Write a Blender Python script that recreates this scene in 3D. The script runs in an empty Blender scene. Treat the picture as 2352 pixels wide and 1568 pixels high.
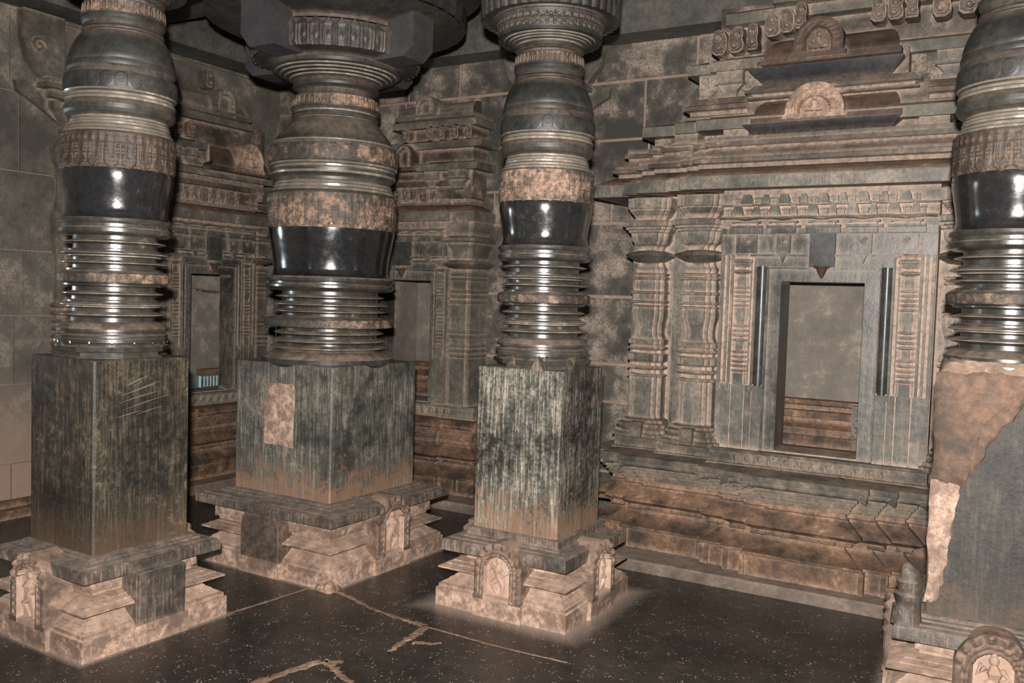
import bpy, math, random
from mathutils import Vector, Matrix
random.seed(7)
S = bpy.context.scene
COL = S.collection
PI = math.pi
sin, cos = math.sin, math.cos

# ------------------------------------------------------------------ materials
def stone(name, c0, c1, c2, dust=.5, patch=2.2, streak=0., speck=0., rough=(.55, .9), bump=.25,
          up=.5, crev=0., fine=38., spec=.4, mottle=9., coat=0., low=None, around=()):
    """weathered stone: two stone colours, a dust / lichen colour, dust that settles on ledges and in carving"""
    m = bpy.data.materials.new(name); m.use_nodes = True
    nt = m.node_tree; N = nt.nodes; L = nt.links; N.clear()
    out = N.new('ShaderNodeOutputMaterial'); bs = N.new('ShaderNodeBsdfPrincipled'); L.new(bs.outputs[0], out.inputs[0])
    geo = N.new('ShaderNodeNewGeometry'); P = geo.outputs['Position']
    def noise(sc, det=6., rgh=.6, vec=P, dist=0.):
        n = N.new('ShaderNodeTexNoise'); n.inputs['Scale'].default_value = sc; n.inputs['Detail'].default_value = det
        n.inputs['Roughness'].default_value = rgh; n.inputs['Distortion'].default_value = dist
        L.new(vec, n.inputs['Vector']); return n.outputs['Fac']
    def ramp(f, a, b):
        r = N.new('ShaderNodeMapRange'); r.inputs[1].default_value = a; r.inputs[2].default_value = b
        r.clamp = True; L.new(f, r.inputs[0]); return r.outputs[0]
    def math_(op, a, b):
        n = N.new('ShaderNodeMath'); n.operation = op; n.use_clamp = op in ('ADD', 'MULTIPLY') and not around and low is None
        for i, v in enumerate((a, b)):
            if isinstance(v, (int, float)): n.inputs[i].default_value = v
            else: L.new(v, n.inputs[i])
        return n.outputs[0]
    def mix(f, a, b):
        n = N.new('ShaderNodeMix'); n.data_type = 'RGBA'
        for s, v in ((0, f), (6, a), (7, b)):
            if isinstance(v, (int, float)): n.inputs[s].default_value = v
            elif isinstance(v, tuple): n.inputs[s].default_value = (*v, 1)
            else: L.new(v, n.inputs[s])
        return n.outputs[2]
    big = noise(patch, 7, .65)
    mid = noise(mottle, 8, .7)
    fin = noise(fine, 6, .7)
    base = mix(ramp(math_('ADD', math_('MULTIPLY', big, .55), math_('MULTIPLY', mid, .45)), .42, .58), c0, c1)
    base = mix(ramp(fin, .38, .60), mix(.55, base, c0), base)
    lo = .72 - .42 * dust
    dm = math_('MULTIPLY', ramp(math_('ADD', math_('MULTIPLY', mid, .55), math_('MULTIPLY', big, .45)), lo + .02, lo + .13),
               ramp(fin, .36, .56))
    if streak > 0:
        mp = N.new('ShaderNodeMapping'); mp.inputs['Scale'].default_value = (62, 62, 3.2); L.new(P, mp.inputs['Vector'])
        st = noise(1.6, 7, .7, mp.outputs[0], .4)
        sm = math_('MULTIPLY', ramp(math_('ADD', math_('MULTIPLY', st, .8), math_('MULTIPLY', fin, .2)), .47, .62), math_('MULTIPLY', ramp(math_('ADD', math_('MULTIPLY', big, .6), math_('MULTIPLY', mid, .4)), .40, .58), streak))
        dm = math_('MAXIMUM', math_('MULTIPLY', dm, .8), sm)
    if up > 0:
        sx = N.new('ShaderNodeSeparateXYZ'); L.new(geo.outputs['Normal'], sx.inputs[0])
        um = math_('MULTIPLY', ramp(sx.outputs[2], .45, .9), math_('MULTIPLY', ramp(mid, .25, .6), up))
        dm = math_('MAXIMUM', dm, um)
    if crev > 0:
        ao = N.new('ShaderNodeAmbientOcclusion'); ao.samples = 3; ao.inputs['Distance'].default_value = .035
        iv = math_('SUBTRACT', 1., ao.outputs['AO'])
        cm = math_('MULTIPLY', ramp(iv, .16, .5), math_('MULTIPLY', ramp(fin, .25, .6), crev))
        dm = math_('MAXIMUM', dm, cm)
    colr = mix(dm, base, c2)
    if low is not None:      # rising damp / red earth splashed on the foot of the stone: (z0, z1, colour, strength)
        sz = N.new('ShaderNodeSeparateXYZ'); L.new(P, sz.inputs[0])
        lm = math_('MULTIPLY', ramp(math_('ADD', sz.outputs[2], math_('ADD', math_('MULTIPLY', math_('SUBTRACT', mid, .5), .75), math_('MULTIPLY', math_('SUBTRACT', fin, .5), .45))), low[1], low[0]), low[3])
        colr = mix(lm, colr, low[2])
    if speck > 0:
        vo = N.new('ShaderNodeTexVoronoi'); vo.inputs['Scale'].default_value = 75; L.new(P, vo.inputs['Vector'])
        sp = math_('MULTIPLY', ramp(vo.outputs['Distance'], .30, .12), ramp(noise(17., 4, .6), .50, .62))
        colr = mix(math_('MULTIPLY', sp, speck), colr, (.55, .47, .40))
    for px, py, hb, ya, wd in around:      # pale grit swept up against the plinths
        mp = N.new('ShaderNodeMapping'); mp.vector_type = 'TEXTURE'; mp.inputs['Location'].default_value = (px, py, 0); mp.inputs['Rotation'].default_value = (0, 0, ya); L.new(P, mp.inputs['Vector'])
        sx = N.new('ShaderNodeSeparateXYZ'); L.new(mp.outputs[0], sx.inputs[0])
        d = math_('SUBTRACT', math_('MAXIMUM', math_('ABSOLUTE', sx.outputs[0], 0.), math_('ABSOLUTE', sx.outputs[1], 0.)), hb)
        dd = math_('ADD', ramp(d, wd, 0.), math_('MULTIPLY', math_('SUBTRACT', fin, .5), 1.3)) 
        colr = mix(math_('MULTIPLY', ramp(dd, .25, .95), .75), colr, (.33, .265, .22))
    L.new(colr, bs.inputs['Base Color'])
    rr = N.new('ShaderNodeMapRange'); rr.inputs[3].default_value = rough[0]; rr.inputs[4].default_value = rough[1]
    L.new(math_('MAXIMUM', dm, math_('MULTIPLY', ramp(mid, .45, .75), .35)), rr.inputs[0]); L.new(rr.outputs[0], bs.inputs['Roughness'])
    bs.inputs['Specular IOR Level'].default_value = spec
    bs.inputs['Coat Weight'].default_value = coat; bs.inputs['Coat Roughness'].default_value = .12
    if bump > 0:
        b = N.new('ShaderNodeBump'); b.inputs['Strength'].default_value = bump; b.inputs['Distance'].default_value = .02
        h = math_('ADD', math_('MULTIPLY', fin, .6), math_('MULTIPLY', mid, .4)); L.new(h, b.inputs['Height']); L.new(b.outputs[0], bs.inputs['Normal'])
    return m

M = {}
M['polish'] = stone('polished_black_stone', (.008, .008, .0095), (.019, .018, .017), (.10, .082, .05), dust=.34, rough=(.13, .5), bump=.03, up=0, spec=.8, fine=90, mottle=24, coat=.4)
M['turned'] = stone('turned_stone', (.020, .020, .017), (.055, .049, .040), (.30, .225, .17), dust=.34, rough=(.24, .7), bump=.06, up=.8, spec=.7, mottle=16, coat=.22)
M['carved'] = stone('carved_dusty_stone', (.028, .025, .021), (.085, .062, .046), (.34, .215, .15), dust=.60, rough=(.5, .9), bump=.35, up=.6, crev=.7, mottle=16)
M['carved_dark'] = stone('carved_dark_stone', (.022, .019, .016), (.075, .052, .037), (.34, .20, .13), dust=.44, rough=(.45, .9), bump=.35, up=.6, crev=.45, mottle=14)
M['block_dark'] = stone('dark_block_stone', (.014, .013, .012), (.050, .045, .038), (.19, .145, .105), dust=.36, streak=.3, rough=(.5, .9), bump=.25, up=.3, spec=.3, mottle=12, fine=60, low=(.36, .5, (.10, .065, .045), .6))
M['cap'] = stone('sooty_stone', (.014, .014, .013), (.045, .043, .036), (.28, .20, .15), dust=.17, rough=(.46, .85), bump=.12, up=.7, crev=.45, spec=.42, mottle=12)
M['dome'] = stone('dull_turned_stone', (.022, .022, .018), (.072, .065, .052), (.30, .22, .165), dust=.34, rough=(.38, .8), bump=.12, up=.8, crev=.35, spec=.5, mottle=15)
M['worn'] = stone('rubbed_stone_edge', (.12, .105, .085), (.25, .215, .175), (.42, .345, .28), dust=.5, rough=(.22, .6), bump=.05, up=.4, spec=.7, mottle=16)  # pale colour paints the flash glint on thin rubbed rings
M['niche_frame'] = stone('brown_niche_carving', (.05, .034, .025), (.17, .11, .08), (.42, .285, .21), dust=.46, rough=(.6, .95), bump=.35, up=.5, crev=.6, mottle=16)
M['block_teal'] = stone('grey_washed_block_stone', (.028, .029, .025), (.098, .097, .083), (.33, .275, .21), dust=.44, streak=.75, rough=(.5, .9), bump=.25, up=.3, spec=.35, mottle=12, fine=60, patch=2.4, low=(.42, .56, (.26, .15, .095), .65))
M['bracket'] = stone('slate_stone', (.026, .026, .028), (.045, .043, .043), (.13, .11, .09), dust=.10, rough=(.6, .9), bump=.1, up=.2)
M['block'] = stone('weathered_block_stone', (.012, .012, .010), (.042, .038, .030), (.21, .145, .085), dust=.50, streak=.55, rough=(.42, .85), bump=.25, up=.3, spec=.4, mottle=26, fine=75,
                   low=(.38, .56, (.10, .06, .038), .6))
M['block_pale'] = stone('washed_block_stone', (.014, .014, .012), (.082, .080, .067), (.36, .305, .24), dust=.40, streak=1., rough=(.5, .9), bump=.28, up=.3, spec=.35, mottle=15, fine=60, patch=3.2,
                        low=(.40, .54, (.25, .145, .09), .65))
M['plinth'] = stone('earth_stained_stone', (.125, .082, .060), (.29, .188, .138), (.50, .35, .265), dust=.62, rough=(.7, .95), bump=.35, up=.75, crev=.6, mottle=13)
M['plinth_top'] = stone('plinth_ledge_stone', (.030, .026, .022), (.11, .078, .058), (.36, .29, .24), dust=.42, rough=(.5, .9), bump=.35, up=.55, crev=.4, mottle=13, streak=.5)
M['relief'] = stone('pink_relief_stone', (.26, .165, .12), (.40, .27, .20), (.52, .39, .31), dust=.5, rough=(.7, .95), bump=.25, up=.4, crev=.3)
M['wall'] = stone('dressed_wall_stone', (.045, .042, .036), (.22, .178, .145), (.40, .32, .26), dust=.60, rough=(.7, .95), bump=.6, up=.3, mottle=6, patch=1.7, fine=85)
M['cell'] = stone('pale_cell_wall_stone', (.14, .122, .102), (.25, .21, .175), (.40, .33, .27), dust=.50, rough=(.7, .95), bump=.5, up=.3, mottle=8, patch=1.6, fine=95)
M['panel'] = stone('brown_speckled_panel', (.045, .032, .025), (.17, .115, .085), (.34, .24, .185), dust=.42, rough=(.6, .95), bump=.45, up=.3, mottle=24, fine=70)
M['wall_left'] = stone('lichened_wall_stone', (.065, .060, .050), (.19, .162, .132), (.34, .27, .21), dust=.48, rough=(.7, .95), bump=.55, up=.3, mottle=5, patch=1.4, fine=70, low=(.25, .95, (.36, .245, .185), .75))
M['mortar'] = stone('mortar', (.22, .155, .12), (.33, .24, .195), (.44, .34, .28), dust=.5, rough=(.85, .95), bump=.3, up=.2)
M['shrine'] = stone('grey_green_shrine_stone', (.044, .044, .036), (.165, .148, .122), (.46, .335, .26), dust=.45, rough=(.45, .9), bump=.28, up=.9, crev=1.3, mottle=9, streak=.3)
M['shrine_dim'] = stone('grey_brown_shrine_stone', (.062, .058, .047), (.185, .160, .128), (.38, .28, .21), dust=.44, rough=(.5, .9), bump=.25, up=.75, crev=1., mottle=9)
M['frame'] = stone('door_frame_stone', (.027, .028, .024), (.102, .097, .082), (.36, .28, .22), dust=.26, rough=(.34, .85), bump=.14, up=.6, crev=.9, mottle=7, streak=.4, spec=.5)
M['frame_polish'] = stone('polished_door_jamb', (.026, .027, .026), (.070, .068, .062), (.28, .22, .17), dust=.20, rough=(.32, .7), bump=.06, up=.2, spec=.45)
M['base'] = stone('rusty_base_stone', (.030, .021, .016), (.225, .122, .068), (.40, .275, .205), dust=.45, rough=(.6, .95), bump=.45, up=.22, crev=.8, mottle=9, patch=4.2)
M['ledge'] = stone('drip_ledge_stone', (.028, .027, .022), (.17, .135, .10), (.38, .275, .21), dust=.42, rough=(.6, .95), bump=.35, up=.35, crev=.6, mottle=9, patch=3.)
M['kerb'] = stone('grey_brown_kerb_stone', (.085, .064, .050), (.22, .160, .125), (.36, .285, .235), dust=.42, rough=(.6, .95), bump=.35, up=.4)
M['super'] = stone('upper_shrine_stone', (.035, .028, .022), (.15, .112, .086), (.40, .295, .23), dust=.44, rough=(.5, .95), bump=.28, up=.6, crev=1., mottle=7, patch=3.)
M['eave'] = stone('dark_eave_stone', (.018, .019, .022), (.045, .042, .042), (.26, .185, .135), dust=.16, rough=(.4, .85), bump=.14, up=.3, crev=.4)
M['redroof'] = stone('red_brown_roof_stone', (.034, .022, .016), (.105, .060, .040), (.33, .235, .18), dust=.30, rough=(.6, .95), bump=.32, up=.3, crev=.6, patch=4.)
M['floor_mortar'] = stone('floor_joint_mortar', (.13, .075, .045), (.30, .19, .125), (.48, .36, .275), dust=.5, rough=(.8, .95), bump=.5, up=0, mottle=30)
M['mud'] = stone('brown_mud_plaster', (.042, .026, .018), (.175, .098, .062), (.44, .31, .22), dust=.26, rough=(.6, .95), bump=.4, up=.3, mottle=16)
M['cement'] = stone('pale_cement', (.11, .07, .05), (.30, .20, .145), (.66, .53, .43), dust=.46, rough=(.7, .95), bump=.5, up=.45, mottle=14)
M['ceiling'] = stone('ceiling_stone', (.05, .047, .04), (.11, .10, .085), (.22, .18, .15), dust=.3, rough=(.7, .95), bump=.3, up=0)
M['beam'] = stone('beam_stone', (.050, .049, .042), (.125, .117, .10), (.25, .2, .165), dust=.24, rough=(.6, .95), bump=.25, up=0)
M['wood'] = stone('brown_vent_wood', (.12, .075, .05), (.2, .13, .09), (.3, .22, .17), dust=.3, rough=(.5, .8), bump=.1, up=0)
M['leaf'] = stone('dry_leaf', (.05, .045, .03), (.09, .08, .05), (.15, .12, .08), dust=.3, rough=(.7, .9), bump=.1, up=0)
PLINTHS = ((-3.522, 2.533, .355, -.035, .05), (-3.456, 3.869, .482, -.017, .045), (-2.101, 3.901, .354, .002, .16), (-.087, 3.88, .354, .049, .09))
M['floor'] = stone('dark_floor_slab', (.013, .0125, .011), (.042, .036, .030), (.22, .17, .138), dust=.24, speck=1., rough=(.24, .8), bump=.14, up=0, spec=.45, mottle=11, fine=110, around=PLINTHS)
def glow(name, c, s):
    m = bpy.data.materials.new(name); m.use_nodes = True; n = m.node_tree.nodes; n.clear()
    e = n.new('ShaderNodeEmission'); e.inputs[0].default_value = (*c, 1); e.inputs[1].default_value = s
    o = n.new('ShaderNodeOutputMaterial'); m.node_tree.links.new(e.outputs[0], o.inputs[0]); return m
M['daylight'] = glow('daylight_through_vent', (.30, .58, .66), .26)

# ------------------------------------------------------------------ mesh builder
class MB:
    def __init__(s): s.v = []; s.f = []; s.mt = []; s.cur = 0
    def quad(s, *i): s.f.append(i); s.mt.append(s.cur)
    def grid(s, rows, closed=False, flip=False):
        n = len(rows[0]); o = len(s.v)
        for r in rows: s.v += [tuple(p) for p in r]
        for i in range(len(rows) - 1):
            for j in range(n if closed else n - 1):
                k = (j + 1) % n
                q = (o + i*n + j, o + i*n + k, o + (i+1)*n + k, o + (i+1)*n + j)
                s.quad(*(q[::-1] if flip else q))
        return o
    def ngon(s, pts, flip=False):
        o = len(s.v); s.v += [tuple(p) for p in pts]; i = tuple(range(o, o + len(pts))); s.quad(*(i[::-1] if flip else i))
    def box(s, x0, x1, y0, y1, z0, z1, tx=0., ty=0.):
        """box; tx/ty pull the top in (tapered)"""
        e = .00035*((len(s.v)*.6180339 + len(s.f)*.317) % 1.) + .00005; x0 -= e; x1 += e; y0 -= e; z0 -= e*.7; z1 += e*.7
        o = len(s.v)
        s.v += [(x0, y0, z0), (x1, y0, z0), (x1, y1, z0), (x0, y1, z0), (x0+tx, y0+ty, z1), (x1-tx, y0+ty, z1), (x1-tx, y1-ty, z1), (x0+tx, y1-ty, z1)]
        for q in ((3, 2, 1, 0), (4, 5, 6, 7), (0, 1, 5, 4), (1, 2, 6, 5), (2, 3, 7, 6), (3, 0, 4, 7)): s.quad(*[o + k for k in q])
    def prism(s, poly, y0, y1):
        """polygon in (x,z) extruded along y from y0 (front) to y1"""
        n = len(poly); o = len(s.v); y0 -= .0004*((o*.6180339) % 1.)
        s.v += [(x, y0, z) for x, z in poly] + [(x, y1, z) for x, z in poly]
        s.quad(*range(o, o + n)); s.quad(*range(o + 2*n - 1, o + n - 1, -1))
        for i in range(n):
            j = (i + 1) % n; s.quad(o + j, o + i, o + n + i, o + n + j)
    def sweep(s, path, prof, closed=False):
        """moulding: profile of (outward, z) along a plan path; outward is to the right of the path's direction"""
        n = len(path); offs = []
        for i in range(n):
            def nr(a, b):
                dx, dy = b[0]-a[0], b[1]-a[1]; l = math.hypot(dx, dy) or 1; return (dy/l, -dx/l)
            a = path[i-1] if (closed or i > 0) else None; b = path[(i+1) % n] if (closed or i < n-1) else None
            n0 = nr(a, path[i]) if a else nr(path[i], b); n1 = nr(path[i], b) if b else n0
            d = max(.35, 1 + n0[0]*n1[0] + n0[1]*n1[1]); offs.append(((n0[0]+n1[0])/d, (n0[1]+n1[1])/d))
        rows = [[(p[0]+o[0]*u, p[1]+o[1]*u, z) for p, o in zip(path, offs)] for u, z in prof]
        s.grid(rows, closed=closed)
    def lathe(s, prof, seg=96, a0=0., a1=2*PI, dr=None, cx=lambda z: (0, 0), rot=0., worn=0.):
        f0 = len(s.f); full = abs(a1 - a0 - 2*PI) < 1e-6; rows = []
        for k, (r, z) in enumerate(prof):
            row = []
            for i in range(seg if full else seg + 1):
                a = a0 + (a1 - a0)*i/seg + rot
                q = r + (dr(a, k) if dr else 0); c = cx(z)
                row.append((c[0] + q*cos(a), c[1] + q*sin(a), z))
            rows.append(row)
        s.grid(rows, closed=full)
        if worn:      # thin upright fillets and lip edges: rubbed pale, flash glint painted in: second material
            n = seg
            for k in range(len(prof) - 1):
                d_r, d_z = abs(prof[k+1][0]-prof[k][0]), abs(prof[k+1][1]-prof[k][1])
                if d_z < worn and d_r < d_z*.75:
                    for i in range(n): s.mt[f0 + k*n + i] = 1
    def ell(s, c, r, seg=12, rings=8, rot=None):
        rows = []
        for i in range(rings + 1):
            t = PI*i/rings - PI/2; row = []
            for j in range(seg):
                p = Vector((r[0]*cos(t)*cos(2*PI*j/seg), r[1]*cos(t)*sin(2*PI*j/seg), r[2]*sin(t)))
                if rot: p = rot @ p
                row.append(p + Vector(c))
            rows.append(row)
        s.grid(rows, closed=True)
    def tube(s, pts, rad, seg=8, cap=True):
        pts = [Vector(p) for p in pts]; rows = []
        rad = rad if isinstance(rad, (list, tuple)) else [rad]*len(pts)
        for i, p in enumerate(pts):
            d = (pts[min(i+1, len(pts)-1)] - pts[max(i-1, 0)]).normalized()
            a = d.orthogonal().normalized() if i == 0 else (pa - d*pa.dot(d)).normalized(); pa = a
            b = d.cross(a)
            rows.append([p + (a*cos(2*PI*k/seg) + b*sin(2*PI*k/seg))*rad[i] for k in range(seg)])
        s.grid(rows, closed=True)
        if cap: s.ngon(rows[0], True); s.ngon(rows[-1])
    def build(s, name, mats, parent=None, smooth=35, loc=None):
        me = bpy.data.meshes.new(name); me.from_pydata(s.v, [], s.f)
        if not isinstance(mats, (list, tuple)): mats = [mats]
        for m in mats: me.materials.append(M[m] if isinstance(m, str) else m)
        me.polygons.foreach_set('material_index', [min(k, len(mats)-1) for k in s.mt])
        me.update()
        if smooth:
            me.polygons.foreach_set('use_smooth', [True]*len(me.polygons)); me.set_sharp_from_angle(angle=math.radians(smooth))
        o = bpy.data.objects.new(name, me); COL.objects.link(o)
        if parent: o.parent = parent
        if loc: o.location = loc
        return o
def thing(name, label, cat, loc=(0, 0, 0), rz=0., group=None, kind='thing'):
    o = bpy.data.objects.new(name, None); COL.objects.link(o); o.location = loc; o.rotation_euler = (0, 0, rz); o.empty_display_size = .1
    o['label'] = label; o['category'] = cat; o['kind'] = kind
    if group: o['group'] = group
    return o
def struct(o): o['kind'] = 'structure'; return o
def arch(w, z0, zc, n=14, squash=1.):
    """outline of a round-headed panel: half width w, springing at zc"""
    return [(-w, z0), (w, z0)] + [(w*cos(PI*i/n), zc + squash*w*sin(PI*i/n)) for i in range(n + 1)]
def H(x, y):      # cheap smooth hash noise
    return .5 + .5*sin(x*12.9898 + y*78.233 + sin(x*3.1 + y*1.7)*4.)
def bump1(x, w): return math.exp(-(x/w)**2)

# ------------------------------------------------------------------ camera and light
F, PITCH, ROLL, YAW, HC = 2064.95, .049744, .030927, .528058, 1.5
fw0 = Vector((-sin(YAW), cos(YAW), 0)); r0 = Vector((cos(YAW), sin(YAW), 0))
fwd = fw0*cos(PITCH) - Vector((0, 0, 1))*sin(PITCH); up0 = fw0*sin(PITCH) + Vector((0, 0, 1))*cos(PITCH)
rt = r0*cos(ROLL) + up0*sin(ROLL); up = up0*cos(ROLL) - r0*sin(ROLL)
cam = bpy.data.cameras.new('camera'); co = bpy.data.objects.new('camera', cam); COL.objects.link(co)
mw = Matrix.Identity(4)
for i in range(3): mw[i][0] = rt[i]; mw[i][1] = up[i]; mw[i][2] = -fwd[i]; mw[i][3] = (0, 0, HC)[i]
co.matrix_world = mw; cam.sensor_width = 36; cam.lens = F/2352*36; cam.clip_start = .05
S.camera = co
fl = bpy.data.lights.new('camera_flash', 'AREA'); fl.shape = 'RECTANGLE'; fl.size = .07; fl.size_y = .05; fl.energy = 185; fl.color = (1, .955, .91); fl.spread = PI
fo = bpy.data.objects.new('camera_flash', fl); COL.objects.link(fo)
fm = mw.copy(); fp = Vector((0, 0, HC)) + up*.17 - fwd*.11 - rt*.02
for i in range(3): fm[i][3] = fp[i]
fo.matrix_world = fm
# daylight from the entrance in the left wall, just outside the picture
dl = bpy.data.lights.new('doorway_daylight', 'AREA'); dl.shape = 'RECTANGLE'; dl.size = .22; dl.size_y = .10; dl.energy = 5; dl.color = (.80, .95, 1.)
do = bpy.data.objects.new('doorway_daylight', dl); COL.objects.link(do); do.location = (-6.5, 2.2, 1.55); do.rotation_euler = (0, -PI/2, 0)
W = bpy.data.worlds.new('world'); S.world = W; W.use_nodes = True
W.node_tree.nodes['Background'].inputs[0].default_value = (.95, .97, 1., 1); W.node_tree.nodes['Background'].inputs[1].default_value = .045
S.view_settings.view_transform = 'Standard'; S.view_settings.look = 'None'; S.view_settings.gamma = 1; S.view_settings.use_curve_mapping = False
S.view_settings.exposure = 1.3

# ------------------------------------------------------------------ pillars
KZ3 = lambda y: 2.9388 - .002075*y - 4.53e-8*y*y
KZ2 = lambda y: 3.1164 - .002383*y - 5.44e-8*y*y
A_ = dict(k=.00213, z=KZ3, loops=22, rounds=26,
  octa=[(112, 848), (112, 841), (104, 840), (104, 833), (113, 831), (114, 822), (106, 820), (100, 817)],
  octb=[(98, 822), (100, 815), (108, 813), (108, 806), (100, 803)],
  rings_lo=[(97, 812), (99, 806), (107, 804), (107, 800), (98, 797), (98, 794), (106, 792), (106, 787), (97, 779), (94, 776), (80, 773), (80, 765), (90, 763), (101, 759.7), (101, 758.2), (90, 755), (79, 753), (79, 747), (90, 744), (90, 742), (101, 739.7), (101, 738.2), (88, 734), (88, 731), (80, 729), (80, 723), (88, 720), (96, 717.6), (96, 716.3), (88, 714), (79, 712), (79, 704), (95, 701), (95, 698), (101, 696), (101, 685)],
  disc=[(100, 696), (106, 695), (107, 693), (107, 679), (106, 677), (100, 676)],
  rings_hi=[(101, 685), (104, 675), (92, 671), (92, 668), (80, 666), (80, 660), (90, 658), (101, 656.5), (101, 655.1), (90, 652), (80, 650), (80, 645), (90, 643), (90, 641), (103, 637.7), (103, 636.2), (90, 632), (90, 629), (80, 627), (80, 619), (88, 617), (97, 615.2), (97, 613.9), (88, 611), (81, 609), (81, 602), (100, 600), (105, 598), (107, 595), (107, 588), (103, 585), (103, 579), (106, 577), (107.5, 574), (107, 569), (102, 567)],
  bell=[(107, 571), (102, 566), (98, 558), (97, 549), (98, 538), (100, 524), (103, 508), (105.5, 492), (107, 480), (106, 470)],
  garl=(108, 472, 106.5, 402),
  should=[(107, 404), (104, 398), (103.5, 394), (99, 391), (98, 386), (95.5, 383), (96.5, 379), (93.5, 377), (95, 373), (91.5, 370), (91.5, 366), (97, 364), (103, 360), (106, 354), (106, 345), (103, 341), (100.5, 338), (105, 335), (105, 330), (101.5, 327), (101.5, 322), (105, 319), (107, 316)],
  rnd=(107, 316, 106.5, 283),
  dome=[(106, 284), (99, 280), (98, 272), (103, 268), (104, 263), (103, 258), (100.5, 255), (101.5, 250), (100.5, 245), (99, 238), (97, 231), (93.5, 222), (88, 210), (82, 200), (78, 196), (69, 195)],
  neck=[(69, 197), (69, 192), (77, 191.5), (78.5, 188), (77, 184), (74, 181), (74, 176), (78, 172), (80, 167), (79.5, 160)],
  tooth=(80, 160, 79, 137),
  cap1=[(79, 138), (75, 134), (62, 132), (62, 126), (74, 125.5), (79, 122), (79, 115), (74, 112), (76, 109), (86, 108), (86, 105), (92, 104), (94, 101), (102, 101), (104, 98), (112, 99.5), (116, 99)],
  frieze=(116.5, 99, 121, 54),
  cap2=[(121, 55), (126, 54), (127, 50), (135, 51), (152, 53)],
  flute=(156, 55, 158, -28),
  cap3=[(156, -26), (140, -32), (140, -60), (175, -66), (175, -112), (120, -112)])
B_ = dict(k=.00241, z=KZ2, loops=30, rounds=26,
  octa=[(153, 846), (153, 838), (146, 836), (146, 831)], octb=None,
  rings_lo=[(146, 836), (151, 829), (152, 818), (142, 812), (128, 806), (113, 803), (110, 800), (124, 797.5), (135, 795.7), (135, 794.5), (124, 791), (110, 789), (110, 786), (122, 783), (131, 780.6), (131, 779.4), (122, 776), (110, 774), (110, 769), (119, 765), (126, 763.5), (126, 762.5), (118, 759), (110, 757), (110, 752), (128, 750), (140, 748), (140, 738)],
  disc=[(139, 749), (147, 748), (148, 746), (148, 733), (147, 731), (139, 730)],
  rings_hi=[(140, 738), (138, 729), (122, 727), (110, 724), (110, 719), (120, 716), (131, 714.6), (131, 713.5), (120, 711), (110, 708), (110, 704), (122, 701), (135, 699.5), (135, 698.4), (122, 695), (110, 692), (110, 687), (118, 684), (125, 682.6), (125, 681.5), (118, 679), (110, 677), (110, 670), (134, 668), (144, 665), (148, 661), (148, 656), (141, 653), (141, 649), (147, 647), (148, 641), (143, 637), (134, 636)],
  bell=[(141, 639), (136, 634), (132, 628), (131.5, 620), (133, 602), (136, 582), (140, 560), (144, 538), (145, 522)],
  garl=(147.5, 530, 146, 456),
  should=[(146, 458), (141, 449), (139.5, 444), (136, 441), (136.5, 436), (133, 433), (134.5, 429), (131.5, 426), (132, 420), (136, 416), (141, 412), (143, 407), (143, 401), (139.5, 398), (140, 394), (144.5, 392), (147, 388), (146, 382)],
  rnd=(147, 383, 146, 349),
  dome=[(146, 350), (140, 346), (142, 342), (142, 339), (136, 337), (134, 332), (131, 327), (127, 321), (121, 313), (111, 302), (102, 291), (98, 285), (90, 282)],
  neck=[(90, 284), (90, 281), (97, 279.5), (99.5, 276), (99, 272), (93, 269), (93, 266), (98, 264), (101, 261), (101, 257)],
  tooth=(101.5, 258, 100.5, 235),
  cap1=[(100, 236), (95, 231), (84, 228), (82, 222), (82, 217), (91, 215), (97, 211.5), (98, 206), (94, 201), (92, 197), (104, 193), (106, 190), (115, 188), (117, 185), (126, 183), (128, 180), (137, 178), (139, 175), (146, 172), (148, 166), (146, 160), (150, 157), (170, 155), (184, 153)],
  frieze=(189, 154, 191, 95),
  cap2=[(190, 96), (181, 92), (181, 86), (190, 82), (205, 78), (240, 72), (275, 66), (288, 60)],
  flute=(294, 58, 296, 20),
  cap3=[(294, 22), (270, 14), (270, -10), (330, -20), (330, -60), (120, -60)])

def relief_figure(mb, x, y, z, h, pose=0):
    """small worn dancing figure carved in relief, standing on z, front at -y"""
    s = h
    sw = (1 if pose % 2 == 0 else -1)
    mb.ell((x, y, z + .86*s), (.085*s, .08*s, .095*s))
    mb.ell((x, y + .01*s, z + .97*s), (.06*s, .06*s, .07*s))
    mb.tube([(x, y, z + .80*s), (x + .02*s*sw, y - .02*s, z + .66*s), (x + .01*s*sw, y - .01*s, z + .54*s), (x - .04*s*sw, y, z + .44*s)], [.05*s, .13*s, .085*s, .12*s])
    mb.tube([(x - .04*s*sw, y, z + .46*s), (x - .14*s*sw, y - .03*s, z + .27*s), (x - .09*s*sw, y, z + .03*s)], [.085*s, .065*s, .04*s])
    mb.tube([(x - .02*s*sw, y, z + .46*s), (x + .17*s*sw, y - .04*s, z + .30*s), (x + .07*s*sw, y, z + .10*s), (x + .02*s*sw, y, z + .03*s)], [.085*s, .07*s, .045*s, .035*s])
    mb.tube([(x - .12*s, y, z + .73*s), (x - .25*s, y - .02*s, z + .60*s), (x - .20*s, y - .02*s, z + .80*s)], [.05*s, .04*s, .03*s])
    mb.tube([(x + .12*s, y, z + .73*s), (x + .24*s, y - .02*s, z + .58*s), (x + .10*s, y - .06*s, z + .52*s)], [.05*s, .04*s, .03*s])

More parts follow.
